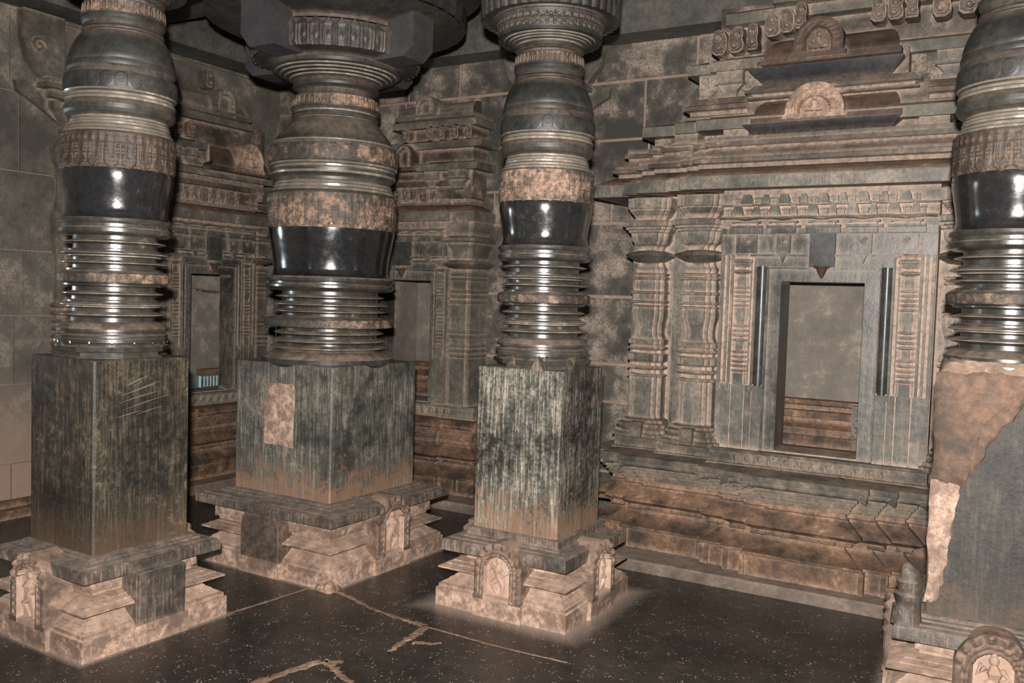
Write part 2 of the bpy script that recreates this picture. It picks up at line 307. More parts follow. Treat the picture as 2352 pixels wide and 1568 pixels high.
def seated_figure(mb, x, y, z, h):
    """small seated cross-legged figure, front at -y"""
    s = h
    mb.ell((x, y, z + .85*s), (.13*s, .11*s, .15*s)); mb.ell((x, y, z + .98*s), (.06*s, .06*s, .05*s))
    mb.tube([(x, y, z + .72*s), (x, y - .01*s, z + .60*s), (x, y, z + .40*s), (x, y, z + .18*s)], [.08*s, .24*s, .19*s, .22*s], seg=12)
    for q in (-1, 1):
        mb.tube([(x + q*.22*s, y, z + .62*s), (x + q*.33*s, y - .04*s, z + .40*s), (x + q*.10*s, y - .16*s, z + .24*s)], [.08*s, .07*s, .05*s])
        mb.tube([(x + q*.10*s, y, z + .16*s), (x + q*.42*s, y - .10*s, z + .14*s), (x - q*.05*s, y - .20*s, z + .12*s)], [.12*s, .11*s, .07*s])

def niche(parent, b, ang, w, top, style, ledge):
    """round-headed panel on the middle of one plinth face (face normal at angle ang)"""
    mb = MB(); zb0 = .085
    fb = MB(); fb.box(-w*1.02, w*1.02, -b - .022, -b + .09, 0, zb0)
    q_ = fb.build('niche_foot', 'plinth', parent, 30); q_.rotation_euler = (0, 0, ang)
    if style == 'slab':          # a broken-off plain slab
        n = 20
        rows = []
        for j in range(15):
            z = zb0 + (ledge - zb0 - .004)*j/14
            rows.append([(-w*.92 + 1.84*w*i/n + .0, -b - .012 - .003*H(i*.3, j*.2), z) for i in range(n + 1)])
        mb.grid(rows)
        mb.box(-w*.92, w*.92, -b - .004, -b + .09, zb0, ledge - .004)
        p = mb.build('plain_slab', 'plinth_top', parent); p.rotation_euler = (0, 0, ang); return p
    zc = top - w*1.08
    nu, nz = 44, 64; rows = []
    fi = MB()
    for j in range(nz + 1):
        z = zb0 + (top - zb0)*j/nz
        hw = w if z <= zc else w*math.sqrt(max(0, 1 - ((z - zc)/(top - zc))**2))
        row = []
        for i in range(nu + 1):
            u = (-1 + 2*i/nu)*hw
            # distance to the outer outline measured with the arch metric
            q = abs(u)/w if z <= zc else math.hypot(u/w, (z - zc)/(top - zc))
            d = 0.
            if style == 'plain':
                d = .004*H(u*9, z*8) - .006*(q > .93)
            else:
                a = math.atan2(max(0, z - zc), u)
                if q > .80: d = .010 + .008*sin(a*16)*(z > zc) - .010*max(0, q - .94)/.06
                elif q > .60: d = .004 + .006*bump1(q - .70, .04) + .003*sin(z*190 + a*14)
                elif q > .54: d = .012
                else: d = -.016
                if z < zb0 + .02: d = max(d, .01)
            row.append((u, -b - .018 - d, z))
        rows.append(row)
    mb.grid(rows)
    if style != 'plain':
        nf0 = len(mb.f) - nu*nz
        for j in range(nz):
            z = zb0 + (top - zb0)*(j + .5)/nz
            for i in range(nu):
                hw = w if z <= zc else w*math.sqrt(max(0, 1 - ((z - zc)/(top - zc))**2))
                u = (-1 + 2*(i + .5)/nu)*hw; q = abs(u)/w if z <= zc else math.hypot(u/w, (z - zc)/(top - zc))
                if q < .545: mb.mt[nf0 + j*nu + i] = 1
    edge = [r[0] for r in rows] + [r[-1] for r in reversed(rows)]
    o = len(mb.v); mb.v += edge + [(e[0], -b + .10, e[2]) for e in edge]; n = len(edge)
    for i in range(n - 1): mb.quad(o + i, o + n + i, o + n + i + 1, o + i + 1)
    p = mb.build('niche_panel', ['panel'] if style == 'plain' else ['niche_frame', 'relief'], parent); p.rotation_euler = (0, 0, ang)
    if style != 'plain':
        relief_figure(fi, 0, -b - .004, zb0 + .022, (top - zb0)*.70, style)
        g = fi.build('relief_figure', 'relief', p)
    return p

def pillar(label, cx, cy, dims, T, yaw, dz=0., lean=(0, 0), styles=(1, 2, 3, 4), mats=('block', 'carved'), nw=.36, rotcap=0.):
    s, zt, zb, c, ct, cb, b = dims
    root = thing('stone_pillar', label, 'pillar', (cx, cy, 0), yaw, 'lathe-turned stone pillars of the hall')
    k, Z = T['k'], lambda y: T['z'](y) + dz
    zoff = lambda z: (lean[0]*max(0, z - zt), lean[1]*max(0, z - zt))
    pr = lambda l: [(r*k, Z(y)) for r, y in l]
    # plinth
    sq = [(-b, -b), (b, -b), (b, b), (-b, b)]
    mb = MB(); rc = c - b - .078
    prof = [(-b, 0), (0, 0), (0, .086), (-.010, .090), (-.010, .104), (-.022, .108), (-.022, .112), (-.046, .124), (-.046, .128), (-.068, .140), (-.068, .144), (-.088, .154), (-.088, .166), (-.066, .168), (-.066, .174), (-.044, .176), (-.006, .181), (-.006, .189), (-.036, .199), (-.036, .203), (-.064, .211), (-.064, .215), (-.09, .222),
            (rc - .012, .223), (rc - .012, .238), (rc + .004, .240), (rc + .004, cb - .020), (rc + .03, cb - .016)]
    mb.sweep(sq, prof, True); mb.build('plinth', 'plinth', root)
    mb = MB(); cq = [(-c, -c), (c, -c), (c, c), (-c, c)]
    mb.sweep(cq, [(-.09, cb - .03), (-.05, cb - .012), (0, cb), (0, ct - .012), (-.006, ct), (-.030, ct + .003), (-.034, ct + .008), (-(c - s)*.62, ct + .010), (-(c - s)*.64, ct + .018), (-(c - s)*.80, ct + .02), (-(c - s)*.80, zb - .004), (s - c - .01, zb), (s - c - .05, zb)], True)
    mb.build('plinth_ledge', 'plinth_top', root)
    for i, st in enumerate(styles):
        if st is None: continue
        niche(root, b - .004, i*PI/2, nw*b, ct + (.035 if st != 'plain' else .01), st, cb)
    # square block with softly worn edges
    mb = MB(); bv = .008
    oct_ = [(-s + bv, -s), (s - bv, -s), (s, -s + bv), (s, s - bv), (s - bv, s), (-s + bv, s), (-s, s - bv), (-s, -s + bv)]
    zs = [zb - .012 + (zt - zb + .012)*j/10 for j in range(11)]
    mb.grid([[(x, y, z) for x, y in oct_] for z in zs], closed=True)
    mb.ngon([(x*.985, y*.985, zt + .004) for x, y in oct_]); o = len(mb.v)
    mb.grid([[(x, y, zt) for x, y in oct_], [(x*.985, y*.985, zt + .004) for x, y in oct_]], closed=True)
    mb.build('square_block', mats[0], root)
    # turned shaft
    mb = MB(); op = [(r*k, max(Z(y), zt - .004)) for r, y in T['octa']]
    mb.lathe(op, 8 if T['octb'] else 16, cx=zoff, rot=PI/8 if T['octb'] else PI/16)
    if T['octb']:
        mb.lathe(pr(T['octb']), 16, cx=zoff, rot=PI/16)
        r1 = 108*k
        for i in range(16):      # pendant teeth under the sixteen-sided slab
            a = 2*PI*i/16 + PI/16
            mb.ell((r1*.985*cos(a), r1*.985*sin(a), Z(813.5)), (.006, .006, .010), 6, 4)
    mb.build('octagonal_foot', 'turned', root)
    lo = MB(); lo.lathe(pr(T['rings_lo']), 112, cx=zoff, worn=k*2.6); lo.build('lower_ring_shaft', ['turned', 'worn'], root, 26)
    dm = MB(); dp = []
    d = T['disc']
    for q in range(len(d) - 1):
        nsub = 8 if q == 2 else 1
        for t in range(nsub): dp.append((d[q][0] + (d[q+1][0]-d[q][0])*t/nsub, d[q][1] + (d[q+1][1]-d[q][1])*t/nsub))
    dp.append(d[-1]); m_ = len(dp)
    dm.lathe(pr(dp), 288, cx=zoff, dr=lambda a, q: (-.0035*max(0, sin(a*36 + (q % 2)*2.2))*abs(sin(a*23 + q*1.9)) if 3 <= q <= m_ - 4 else 0))
    dm.build('carved_disc', 'carved', root)
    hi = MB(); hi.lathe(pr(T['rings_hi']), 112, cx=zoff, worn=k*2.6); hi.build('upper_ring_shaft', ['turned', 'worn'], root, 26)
    be = MB(); be.lathe(pr(T['bell']), 128, cx=zoff); be.build('polished_bell', 'polish', root, 60)
    # beaded garland band
    r0_, y0, r1_, y1 = T['garl']; nl = T['loops']; NV = 34
    gp = [(r0_ - 3, y0 + 1)] + [(r0_ + (r1_ - r0_)*t/NV, y0 + (y1 - y0)*t/NV) for t in range(NV + 1)] + [(r1_ - 2, y1 - 1)]
    def gdr(a, q):
        t = (q - 1)/NV
        if t < 0 or t > 1: return 0
        p = (a*nl/(2*PI)) % 1. - .5
        asp = .50
        hgt = 0.
        for rr, am in ((.40, .0050), (.28, .0042), (.16, .0036)):
            if t > .36: dd = abs(abs(p) - rr)
            else: dd = abs(math.hypot(p, (t - .36)*1.15/asp*.52) - rr)
            hgt = max(hgt, am*bump1(dd, .045)*(.75 + .25*sin(t*150)))
        if t > .70:
            e = abs(((a*nl/(2*PI)*2) % 1.) - .5)
            hgt = max(hgt*.3, .006*bump1(e, .23)*bump1(t - .84, .10) + .003*sin(a*nl*5)*sin(t*90))
        hgt += .004*bump1(t - .69, .015) + .005*bump1(t - .985, .02)
        e0 = abs(((a*nl/(2*PI)) % 1.) - .5)
        if t < .05 + .07*e0*2: hgt -= .006
        return hgt
    ga = MB(); ga.lathe(pr(gp), nl*18, cx=zoff, dr=gdr); ga.build('garland_band', mats[1], root, 60)
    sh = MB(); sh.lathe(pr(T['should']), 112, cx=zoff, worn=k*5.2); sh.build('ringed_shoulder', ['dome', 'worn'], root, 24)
    r0_, y0, r1_, y1 = T['rnd']; nr = T['rounds']; NR = 16
    rp = [(r0_ - 2, y0 + .5)] + [(r0_ + (r1_ - r0_)*t/NR + 1.2*sin(PI*t/NR), y0 + (y1 - y0)*t/NR) for t in range(NR + 1)] + [(r1_ - 3, y1 - .5)]
    depth = .0038 if T is B_ else .0016
    def rdr(a, q):
        t = (q - 1)/NR - .5
        p = ((a*nr/(2*PI)) % 1.) - .5
        d = math.hypot(p, t*1.05)
        return depth*(bump1(d - .40, .06) + .8*bump1(d - .22, .07) + .6*bump1(d, .08))
    rb = MB(); rb.lathe(pr(rp), nr*14, cx=zoff, dr=rdr); rb.build('roundel_band', 'carved' if T is B_ else 'cap', root, 60)
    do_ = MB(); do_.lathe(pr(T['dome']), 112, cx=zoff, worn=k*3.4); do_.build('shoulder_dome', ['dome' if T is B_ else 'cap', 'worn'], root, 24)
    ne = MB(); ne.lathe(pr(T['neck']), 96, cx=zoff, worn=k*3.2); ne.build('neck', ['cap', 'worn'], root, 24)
    r0_, y0, r1_, y1 = T['tooth']; nt_ = 44; NT = 14
    tp = [(r0_ - 2, y0 + .4)] + [(r0_ + (r1_ - r0_)*t/NT, y0 + (y1 - y0)*t/NT) for t in range(NT + 1)] + [(r1_ - 3, y1 - .4)]
    def tdr(a, q):
        t = (q - 1)/NT; p = ((a*nt_/(2*PI)) % 1.)
        return (-.0045*(abs(p - .5) > .30) - .003*bump1(p - .5, .08)*(t < .62) if .12 < t < .86 else 0)
    te = MB(); te.lathe(pr(tp), nt_*10, cx=zoff, dr=tdr); te.build('toothed_collar', 'carved', root, 60)
    # capital
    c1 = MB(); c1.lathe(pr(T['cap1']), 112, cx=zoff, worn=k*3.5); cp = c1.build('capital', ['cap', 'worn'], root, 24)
    r0_, y0, r1_, y1 = T['frieze']; NF = 30; nf = 44
    fp_ = [(r0_ + (r1_ - r0_)*t/NF, y0 + (y1 - y0)*t/NF) for t in range(NF + 1)]
    if T is A_:
        def fdr(a, q):
            t = q/NF; p = ((a*nf/(2*PI)) % 1.) - .5
            if .60 < t < .84:
                v = (t - .72)/.12; return -.006*(abs(p)*2 + abs(v) < .72) + .003*(abs(p) > .42)
            if .24 < t < .54:
                v = (t - .36)/.15; dd = math.hypot(p, v*.5); return .006*bump1(dd - .34, .09) + .004*bump1(dd - .12, .08) - .003
            return .004*(.55 < t < .59) + .003*(t > .88) + .003*(t < .08)
    else:
        def fdr(a, q):
            t = q/NF; p = ((a*nf/(2*PI)) % 1.) - .5
            if t < .72:
                return .007*(abs(abs(p) - .38) < .06) + .006*bump1(math.hypot(p*1.2, (t - .38)*1.5), .16) - .006*(t < .07 + .08*abs(p))
            return .006 - .03*max(0, (t - .72)/.28)*(abs(p)*2 > 1.05 - (t - .72)/.28) - .002
    fr = MB(); fr.lathe(pr(fp_), nf*12, cx=zoff, dr=fdr); fr.build('capital_frieze', 'cap', cp, 60)
    c2 = MB(); c2.lathe(pr(T['cap2']), 112, cx=zoff); c2.build('capital_soffit', 'cap', cp, 28)
    r0_, y0, r1_, y1 = T['flute']; NF2 = 10
    fl_ = [(r0_ - 6, y0)] + [(r0_ + (r1_ - r0_)*t/NF2, y0 + (y1 - y0)*t/NF2) for t in range(NF2 + 1)]
    nfl = 40
    c3 = MB(); c3.lathe(pr(fl_), nfl*10, cx=zoff, dr=lambda a, q: .010*abs(sin(a*nfl/2)) - .006 if T is A_ else .002*sin(a*nfl)); c3.build('fluted_plate', 'cap', cp, 50)
    c4 = MB(); c4.lathe(pr(T['cap3']), 48, cx=zoff); c4.build('abacus', 'cap', cp, 28)
    return root, zoff

ROW = 'lathe-turned pillar'
p1, _ = pillar('turned stone pillar at the left, plinth with one carved niche and one blank slab', -3.522, 2.533,
       (.232, 1.183, .384, .333, .353, .305, .355), A_, -.035, .032, lean=(.022, .016), styles=(1, 'slab', 2, 1), mats=('block', 'carved_dark'))
p2, _ = pillar('widest stone pillar, broad polished bell and huge disc capital with four bracket blocks', -3.456, 3.869,
       (.353, 1.104, .403, .499, .370, .322, .482), B_, -.017, 0., lean=(.006, .004), styles=('plain', 2, 1, 'plain'), mats=('block_teal', 'carved'), nw=.30)
p3, zo3 = pillar('slim turned pillar in the middle with pale washed block and two carved niches', -2.101, 3.901,
       (.229, 1.158, .381, .337, .322, .268, .354), A_, .002, 0., lean=(-.006, -.004), styles=(1, 2, 1, 2), mats=('block_pale', 'carved'))
p4, _ = pillar('stone pillar at the right edge with mud-plastered block capped in pale cement', -.087, 3.88,
       (.234, 1.26, .379, .332, .341, .290, .354), A_, .049, .052, styles=(2, 1, 2, 1), mats=('block_dark', 'carved_dark'))

# bracket blocks under the big capital of the widest pillar
for i, (dx, dy) in enumerate(((1, 0), (0, -1), (-1, 0), (0, 1))):
    mb = MB(); z0, z1 = KZ2(163), KZ2(60)
    mb.prism([(.30, z0 + .03), (.36, z0), (.545, z0 + .004), (.605, z0 + .055), (.605, z1), (.30, z1)], -.088, .088)
    o = mb.build('bracket_block', 'bracket', p2, 25); o.rotation_euler = (0, 0, math.atan2(dy, dx) + .017)
# scratches on the leftmost pillar's right-hand face
for i, (y, z, l, a) in enumerate(((-.11, 1.035, .16, .24), (-.12, 1.005, .20, .20), (-.10, .975, .22, .22), (-.13, .945, .12, .17), (-.02, 1.06, .10, .26), (-.09, 1.075, .11, .34), (-.04, .95, .13, .2))):
    mb = MB(); mb.tube([(.2322, y, z), (.2325, y + l*.5, z + l*a*.55), (.2322, y + l, z + l*a)], [.0004, .0014, .0004], 5); mb.build('scratch', 'mortar', p1)
# old plaster patch on the widest pillar's front face
mb = MB(); rows = []
for j in range(15):
    z = .665 + .335*j/14
    rows.append([(-.125 + .215*i/10 + .010*(H(j, i*2) - .5), -.353 - .0035 - .004*H(i*3, j*2), z + .008*(H(i*5, j) - .5)) for i in range(11)])
mb.grid(rows)
bnd = rows[0] + [r[-1] for r in rows[1:]] + rows[-1][-2::-1] + [r[0] for r in rows[-2:0:-1]]
o = len(mb.v); mb.v += list(bnd) + [(p[0], -.352, p[2]) for p in bnd]; n = len(bnd)
for i in range(n): mb.quad(o + (i+1) % n, o + i, o + n + i, o + n + (i+1) % n)
mb.build('plaster_patch', 'plinth', p2, 60)['label'] = 'rectangular patch of old pink plaster'
# chip of exposed orange mortar at the widest pillar's plinth corner
mb = MB(); mb.ell((.478, -.478, .0), (.034, .034, .052), 10, 7); mb.ell((.44, -.487, .0), (.05, .018, .035), 10, 7); mb.ell((.488, -.445, .0), (.015, .04, .025), 10, 7)
mb.build('broken_corner', 'floor_mortar', p2, 60)
# pointed ornaments standing on the middle pillar's block
for x, y, a, r in ((.225, -.10, PI/2, 1), (-.04, -.215, 0, 0), (.10, -.225, 0, 2)):
    mb = MB()
    w = .030
    mb.prism([(-w, 1.155), (w, 1.155), (w*.9, 1.175), (w*.45, 1.205), (0, 1.225), (-w*.45, 1.205), (-w*.9, 1.175)], -.012, .03)
    o = mb.build('antefix', ('carved_dark', 'block', 'plinth_top')[r], p3, 40); o.location = (x, y, 0); o.rotation_euler = (0, 0, a)
# mud plaster, cement cap and chipped arris of the right-hand pillar
def shell(name, mat, parent, pts, y, t, n=18, amp=.004, rz=0.):
    """thin irregular crust on a block face: pts is its outline (x,z) on the plane y"""
    mb = MB(); cx_ = sum(p[0] for p in pts)/len(pts); cz_ = sum(p[1] for p in pts)/len(pts); rows = []
    for j, q in enumerate((0., .25, .5, .75, .93, 1.)):
        row = []
        for i in range(len(pts)*6):
            a, b_ = pts[i//6], pts[(i//6 + 1) % len(pts)]; f = (i % 6)/6
            x = a[0] + (b_[0]-a[0])*f; z = a[1] + (b_[1]-a[1])*f
            jx = (H(i*1.3, 3) - .5)*.012; jz = (H(i*2.1, 5) - .5)*.012
            x = cx_ + (x + jx - cx_)*q; z = cz_ + (z + jz - cz_)*q
            row.append((x, y - (t + amp*(H(x*60, z*45) - .3))*(1 if q < .95 else .0), z))
        rows.append(row)
    mb.grid(rows, closed=True, flip=True)
    o = mb.build(name, mat, parent, 60); o.rotation_euler = (0, 0, rz); return o
s4 = .234
shell('mud_plaster', 'mud', p4, [(-s4, .88), (-s4, 1.27), (-.05, 1.28), (.09, 1.27), (.04, 1.15), (-.03, 1.06), (-.09, .93), (-.13, .86)], -s4, .006)
shell('chipped_arris', 'plinth', p4, [(-s4, .42), (-s4, .875), (-.135, .865), (-.155, .75), (-.165, .62), (-.18, .50), (-.20, .42)], -s4, .003)
mb = MB(); rows = []
for j in range(9):
    t = j/8; rows.append([])
    for i in range(64):
        a = 2*PI*i/64; q = max(abs(cos(a)), abs(sin(a))); r = (s4 + .004)/q
        r = r*(1 - t)**.5 * (1 if t < 1 else 0) + .205*(1 - (1 - t)**.5)
        r = min(r, s4*1.30 - .05*t)
        zz = 1.235 + .085*math.sin(t*PI/2) + .012*(H(i*.6, j*.8) - .5)
        rows[-1].append((r*cos(a), r*sin(a), zz))
mb.grid(rows, closed=True); mb.build('cement_cap', 'cement', p4, 60)
# eroded upright carving standing on the ledge corner of the right-hand pillar
mb = MB(); mb.tube([(-.292, -.283, .34), (-.292, -.283, .40), (-.285, -.28, .405), (-.29, -.283, .45), (-.283, -.28, .455), (-.288, -.283, .50), (-.282, -.28, .505), (-.289, -.283, .53), (-.30, -.287, .56)], [.055, .050, .042, .050, .040, .048, .038, .036, .012], 9)
mb.build('corner_carving', 'plinth_top', p4, 50)

# ------------------------------------------------------------------ wall shrines (local frame: x right, y into the wall, z up)
def steps(lst, back):
    """symmetric stepped plan: lst of (x_left, x_right, y) from the outside in"""
    L_ = []; R_ = []; py = back
    for xl, xr, y in lst:
        L_ += [(xl, py), (xl, y)]; R_ += [(xr, py), (xr, y)]; py = y
    out = []
    for p in L_ + R_[::-1]:
        if not out or (abs(out[-1][0]-p[0]) + abs(out[-1][1]-p[1])) > 1e-6: out.append(p)
    return out

def star_column(parent, x, yf, w, mat, label=None):
    path = []
    st = [(-1., .12), (-1., .035), (-.72, .035), (-.72, .015), (-.46, .015), (-.46, 0)]
    path = [(a*w, b) for a, b in st] + [(-a*w, b) for a, b in st[::-1]]
    rings = lambda z, o, h=.012: [(0, z - h), (o, z - h*.3), (o, z + h*.3), (0, z + h)]
    mb = MB()
    pr = [(.006, .80), (.006, 1.045), (.014, 1.05), (.014, 1.06), (-.008, 1.066), (-.008, 1.085), (.018, 1.098), (.018, 1.104), (-.008, 1.115), (-.008, 1.13), (.014, 1.142), (.016, 1.148), (.016, 1.182), (-.006, 1.19), (-.006, 1.203), (.018, 1.216), (.018, 1.222), (-.006, 1.235), (.014, 1.244), (.014, 1.268), (-.002, 1.275),
          (-.002, 1.285), (-.010, 1.30), (-.012, 1.33), (-.006, 1.37), (.004, 1.41), (.006, 1.44), (.0, 1.462), (.008, 1.466), (.008, 1.474), (-.004, 1.478), (-.004, 1.486), (.010, 1.490), (.010, 1.500), (.001, 1.503), (.001, 1.54), (.010, 1.545), (.010, 1.556), (-.004, 1.56),
          (.002, 1.575), (.002, 1.60), (-.004, 1.622), (.008, 1.632), (.008, 1.64), (-.006, 1.645), (.008, 1.655), (.008, 1.662), (-.010, 1.668), (-.004, 1.69), (-.02, 1.71), (-.03, 1.74)]
    mb.sweep(path, pr)
    co_ = mb.build('star_column', mat, parent, 30, loc=(x, yf, 0))
    bm = MB(); bm.sweep(path, [(.075, .69), (.075, .712), (.06, .716), (.06, .735), (.04, .74), (.055, .752), (.055, .768), (.03, .775), (.03, .79), (.012, .795), (.0, .81)])
    bm.box(-w*.36, w*.36, -.10, .0, .695, .785); bm.build('column_base', 'ledge', co_, 30)
    d = MB(); r = w*1.55
    d.lathe([(r*.3, 1.725), (r*.62, 1.735), (r*.70, 1.742), (r*.98, 1.765), (r, 1.770), (r*.98, 1.776), (r*.6, 1.795), (r*.2, 1.80)], 24, cx=lambda z: (0, .055))
    d.build('cushion_disc', 'frame', co_, 30)
    cpm = MB()
    cpm.sweep(path, [(-.035, 1.795), (-.03, 1.81), (-.02, 1.825), (.0, 1.835), (.015, 1.86), (.02, 1.90), (.03, 1.905), (.034, 1.918), (.044, 1.922), (.046, 1.934), (.058, 1.94), (.062, 1.965), (.052, 1.97), (.0, 1.975), (-.02, 1.985)])
    cpm.sweep(path, [(-.02, 1.98), (-.005, 1.99), (.005, 2.0), (.03, 2.035), (.03, 2.042), (.038, 2.046), (.038, 2.105), (.03, 2.11), (-.02, 2.115)])
    rg = [(.016*cos(2*PI*i/18), -.041, 2.075 + .016*sin(2*PI*i/18)) for i in range(19)]
    cpm.tube(rg, .0035, 6); cpm.ell((0, -.036, 2.075), (.009, .006, .009), 8, 6)
    cpm.build('column_capital', mat, co_, 30)
    return co_

def pier(parent, x0, x1, yf, mat, ret=.3):
    """wide square half pillar with moulded bands; x0..x1 on the front, side returns to the wall"""
    xm = (x0 + x1)/2; f = (x1 - x0)
    path = [(x0, ret), (x0, .02), (x0 + f*.22, .02), (x0 + f*.22, 0), (x1 - f*.22, 0), (x1 - f*.22, .02), (x1, .02), (x1, ret)]
    path = [(a, b + yf) for a, b in path]
    band = lambda z, h=.012, o=.010: [(0, z - h), (o, z - h*.6), (o, z + h*.6), (0, z + h)]
    pr = [(.006, .68), (.006, 1.04)]
    for z in (1.06, 1.10, 1.135, 1.20, 1.235): pr += band(z)
    pr += [(-.004, 1.26), (.002, 1.34), (.003, 1.42)]
    for z in (1.45, 1.49, 1.525): pr += band(z)
    pr += [(.0, 1.55), (.0, 1.60)]
    for z in (1.615, 1.645): pr += band(z, .010, .008)
    pr += [(-.01, 1.67), (-.02, 1.69)]
    mb = MB(); mb.sweep(path, pr); p = mb.build('half_pillar', mat, parent, 30)
    c = MB()
    c.sweep(path, [(-.02, 1.685), (.03, 1.70), (.055, 1.722), (.055, 1.728), (.02, 1.745), (-.01, 1.75), (-.01, 1.765), (.0, 1.77), (.006, 1.79), (.012, 1.82), (.03, 1.85), (.036, 1.855), (.036, 1.875), (.06, 1.885), (.06, 1.905), (.02, 1.915), (.0, 1.93), (.008, 1.945), (.035, 1.985), (.035, 2.04), (-.02, 2.045)])
    c.build('half_pillar_capital', mat, p, 30)
    return p

def stud(mb, x, y, z, r=.016):
    mb.tube([(x + r*cos(2*PI*i/16), y - .002, z + r*sin(2*PI*i/16)) for i in range(17)], r*.22, 6); mb.ell((x, y, z), (r*.6, .007, r*.6), 10, 6)

def little_bracket(mb, x, y, z, w=.075, h=.12):
    """small capital block with a stud carried on a tapered bracket under an eave (top at z)"""
    mb.box(x - w, x + w, y, y + .2, z - h*.42, z); stud(mb, x, y - .002, z - h*.2, h*.10)
    mb.box(x - w*1.08, x + w*1.08, y - .008, y + .2, z - h*.50, z - h*.42)
    mb.prism([(x - w*.45, z - h), (x + w*.45, z - h), (x + w*.6, z - h*.72), (x + w, z - h*.5), (x - w, z - h*.5), (x - w*.6, z - h*.72)], y + .012, y + .2)
    mb.box(x - w*.55, x + w*.55, y + .006, y + .2, z - h*1.04, z - h*.96)

def arch_niche(parent, x, y, z, w, h, mat, fig=True):
    """round kirti arch with beaded frame and a seated figure, front face at y"""
    mb = MB(); zc = z + h - w*1.0; nu, nz = 40, 44; rows = []
    for j in range(nz + 1):
        zz = z + h*j/nz; hw = w*1.12 if zz <= z + h*.12 else (w if zz <= zc else w*math.sqrt(max(0., 1 - ((zz - zc)/(z + h - zc))**2)))
        row = []
        for i in range(nu + 1):
            u = (-1 + 2*i/nu)*hw; q = math.hypot(u/w, max(0, zz - zc)/(z + h - zc)); a = math.atan2(max(0., zz - zc), u)
            d = 0
            if q > .86: d = .012
            elif q > .60: d = .006 + .010*max(0, sin(a*12 + zz*140)) * (.5 + .5*sin(q*60))
            elif q > .52: d = .014
            else: d = -.008
            if zz < z + h*.12: d = .012
            row.append((u + x, y - d, zz))
        rows.append(row)
    mb.grid(rows)
    edge = [r[0] for r in rows] + [r[-1] for r in reversed(rows)]; o = len(mb.v); n = len(edge)
    mb.v += edge + [(e[0], y + .12, e[2]) for e in edge]
    for i in range(n - 1): mb.quad(o + i, o + n + i, o + n + i + 1, o + i + 1)
    p = mb.build('arch_niche', mat, parent, 60)
    if fig:
        f = MB(); seated_figure(f, x, y - .004, z + h*.16, h*.48); f.build('seated_figure', 'super' if mat == 'redroof' else 'relief', p, 60)
    return p

def barrel(mb, x0, x1, y0, y1, z0, z1, n=10):
    """barrel roof running along x, rounded front, hipped ends"""
    rows = []
    for i in range(n + 1):
        t = i/n*PI/2; yy = y0 + (y1 - y0)*(1 - cos(t)); zz = z0 + (z1 - z0)*sin(t); e = (1 - cos(t))*.16*(z1 - z0)/.15
        rows.append([(x0 + e*.8, yy, zz), ((x0*2 + x1)/3, yy, zz), ((x0 + x1*2)/3, yy, zz), (x1 - e*.8, yy, zz)])
    mb.grid(rows)
    for k, fl_ in ((0, False), (3, True)):
        pts = [r[k] for r in rows] + [(rows[-1][k][0], y1, z0), (rows[0][k][0], y1, z0)]
        mb.ngon(pts, fl_)

def curl_knob(mb, x, y, z, w, h, k):
    """small carved scroll or figure stone standing on a ledge"""
    sg = 1 if k % 2 else -1
    if k % 3 == 2:
        out = [(-.72, 0), (.72, 0), (.80, .2), (.62, .45), (.75, .7), (.60, .95), (.2, 1.0), (-.2, 1.), (-.60, .95), (-.75, .7), (-.62, .45), (-.80, .2)]
    else:
        out = [(-.55, 0), (.45, 0), (.95, .12), (1., .35), (.80, .55), (.95, .78), (.75, .97), (.2, 1.02), (-.5, .95), (-.9, .7), (-.95, .4), (-.85, .15)]
        out = [(a*sg, b) for a, b in out][::sg]
    mb.prism([(x + a*w, z + b*h) for a, b in out], y, y + .09)
    mb.prism([(x + a*w*.82, z + (.08 + b*.84)*h) for a, b in out], y - .014, y + .01)
    for cz_, r, st in ((.66, .50, 1), (.28, .42, -1)):
        sp = [(x + sg*st*.12*w + (w*r*(1 - t/18))*cos(st*t*.62), y - .016, z + h*cz_ + (w*r*(1 - t/18))*sin(st*t*.62)) for t in range(15)]
        mb.tube(sp, [.0065*(1 - t/24) for t in range(15)], 6)

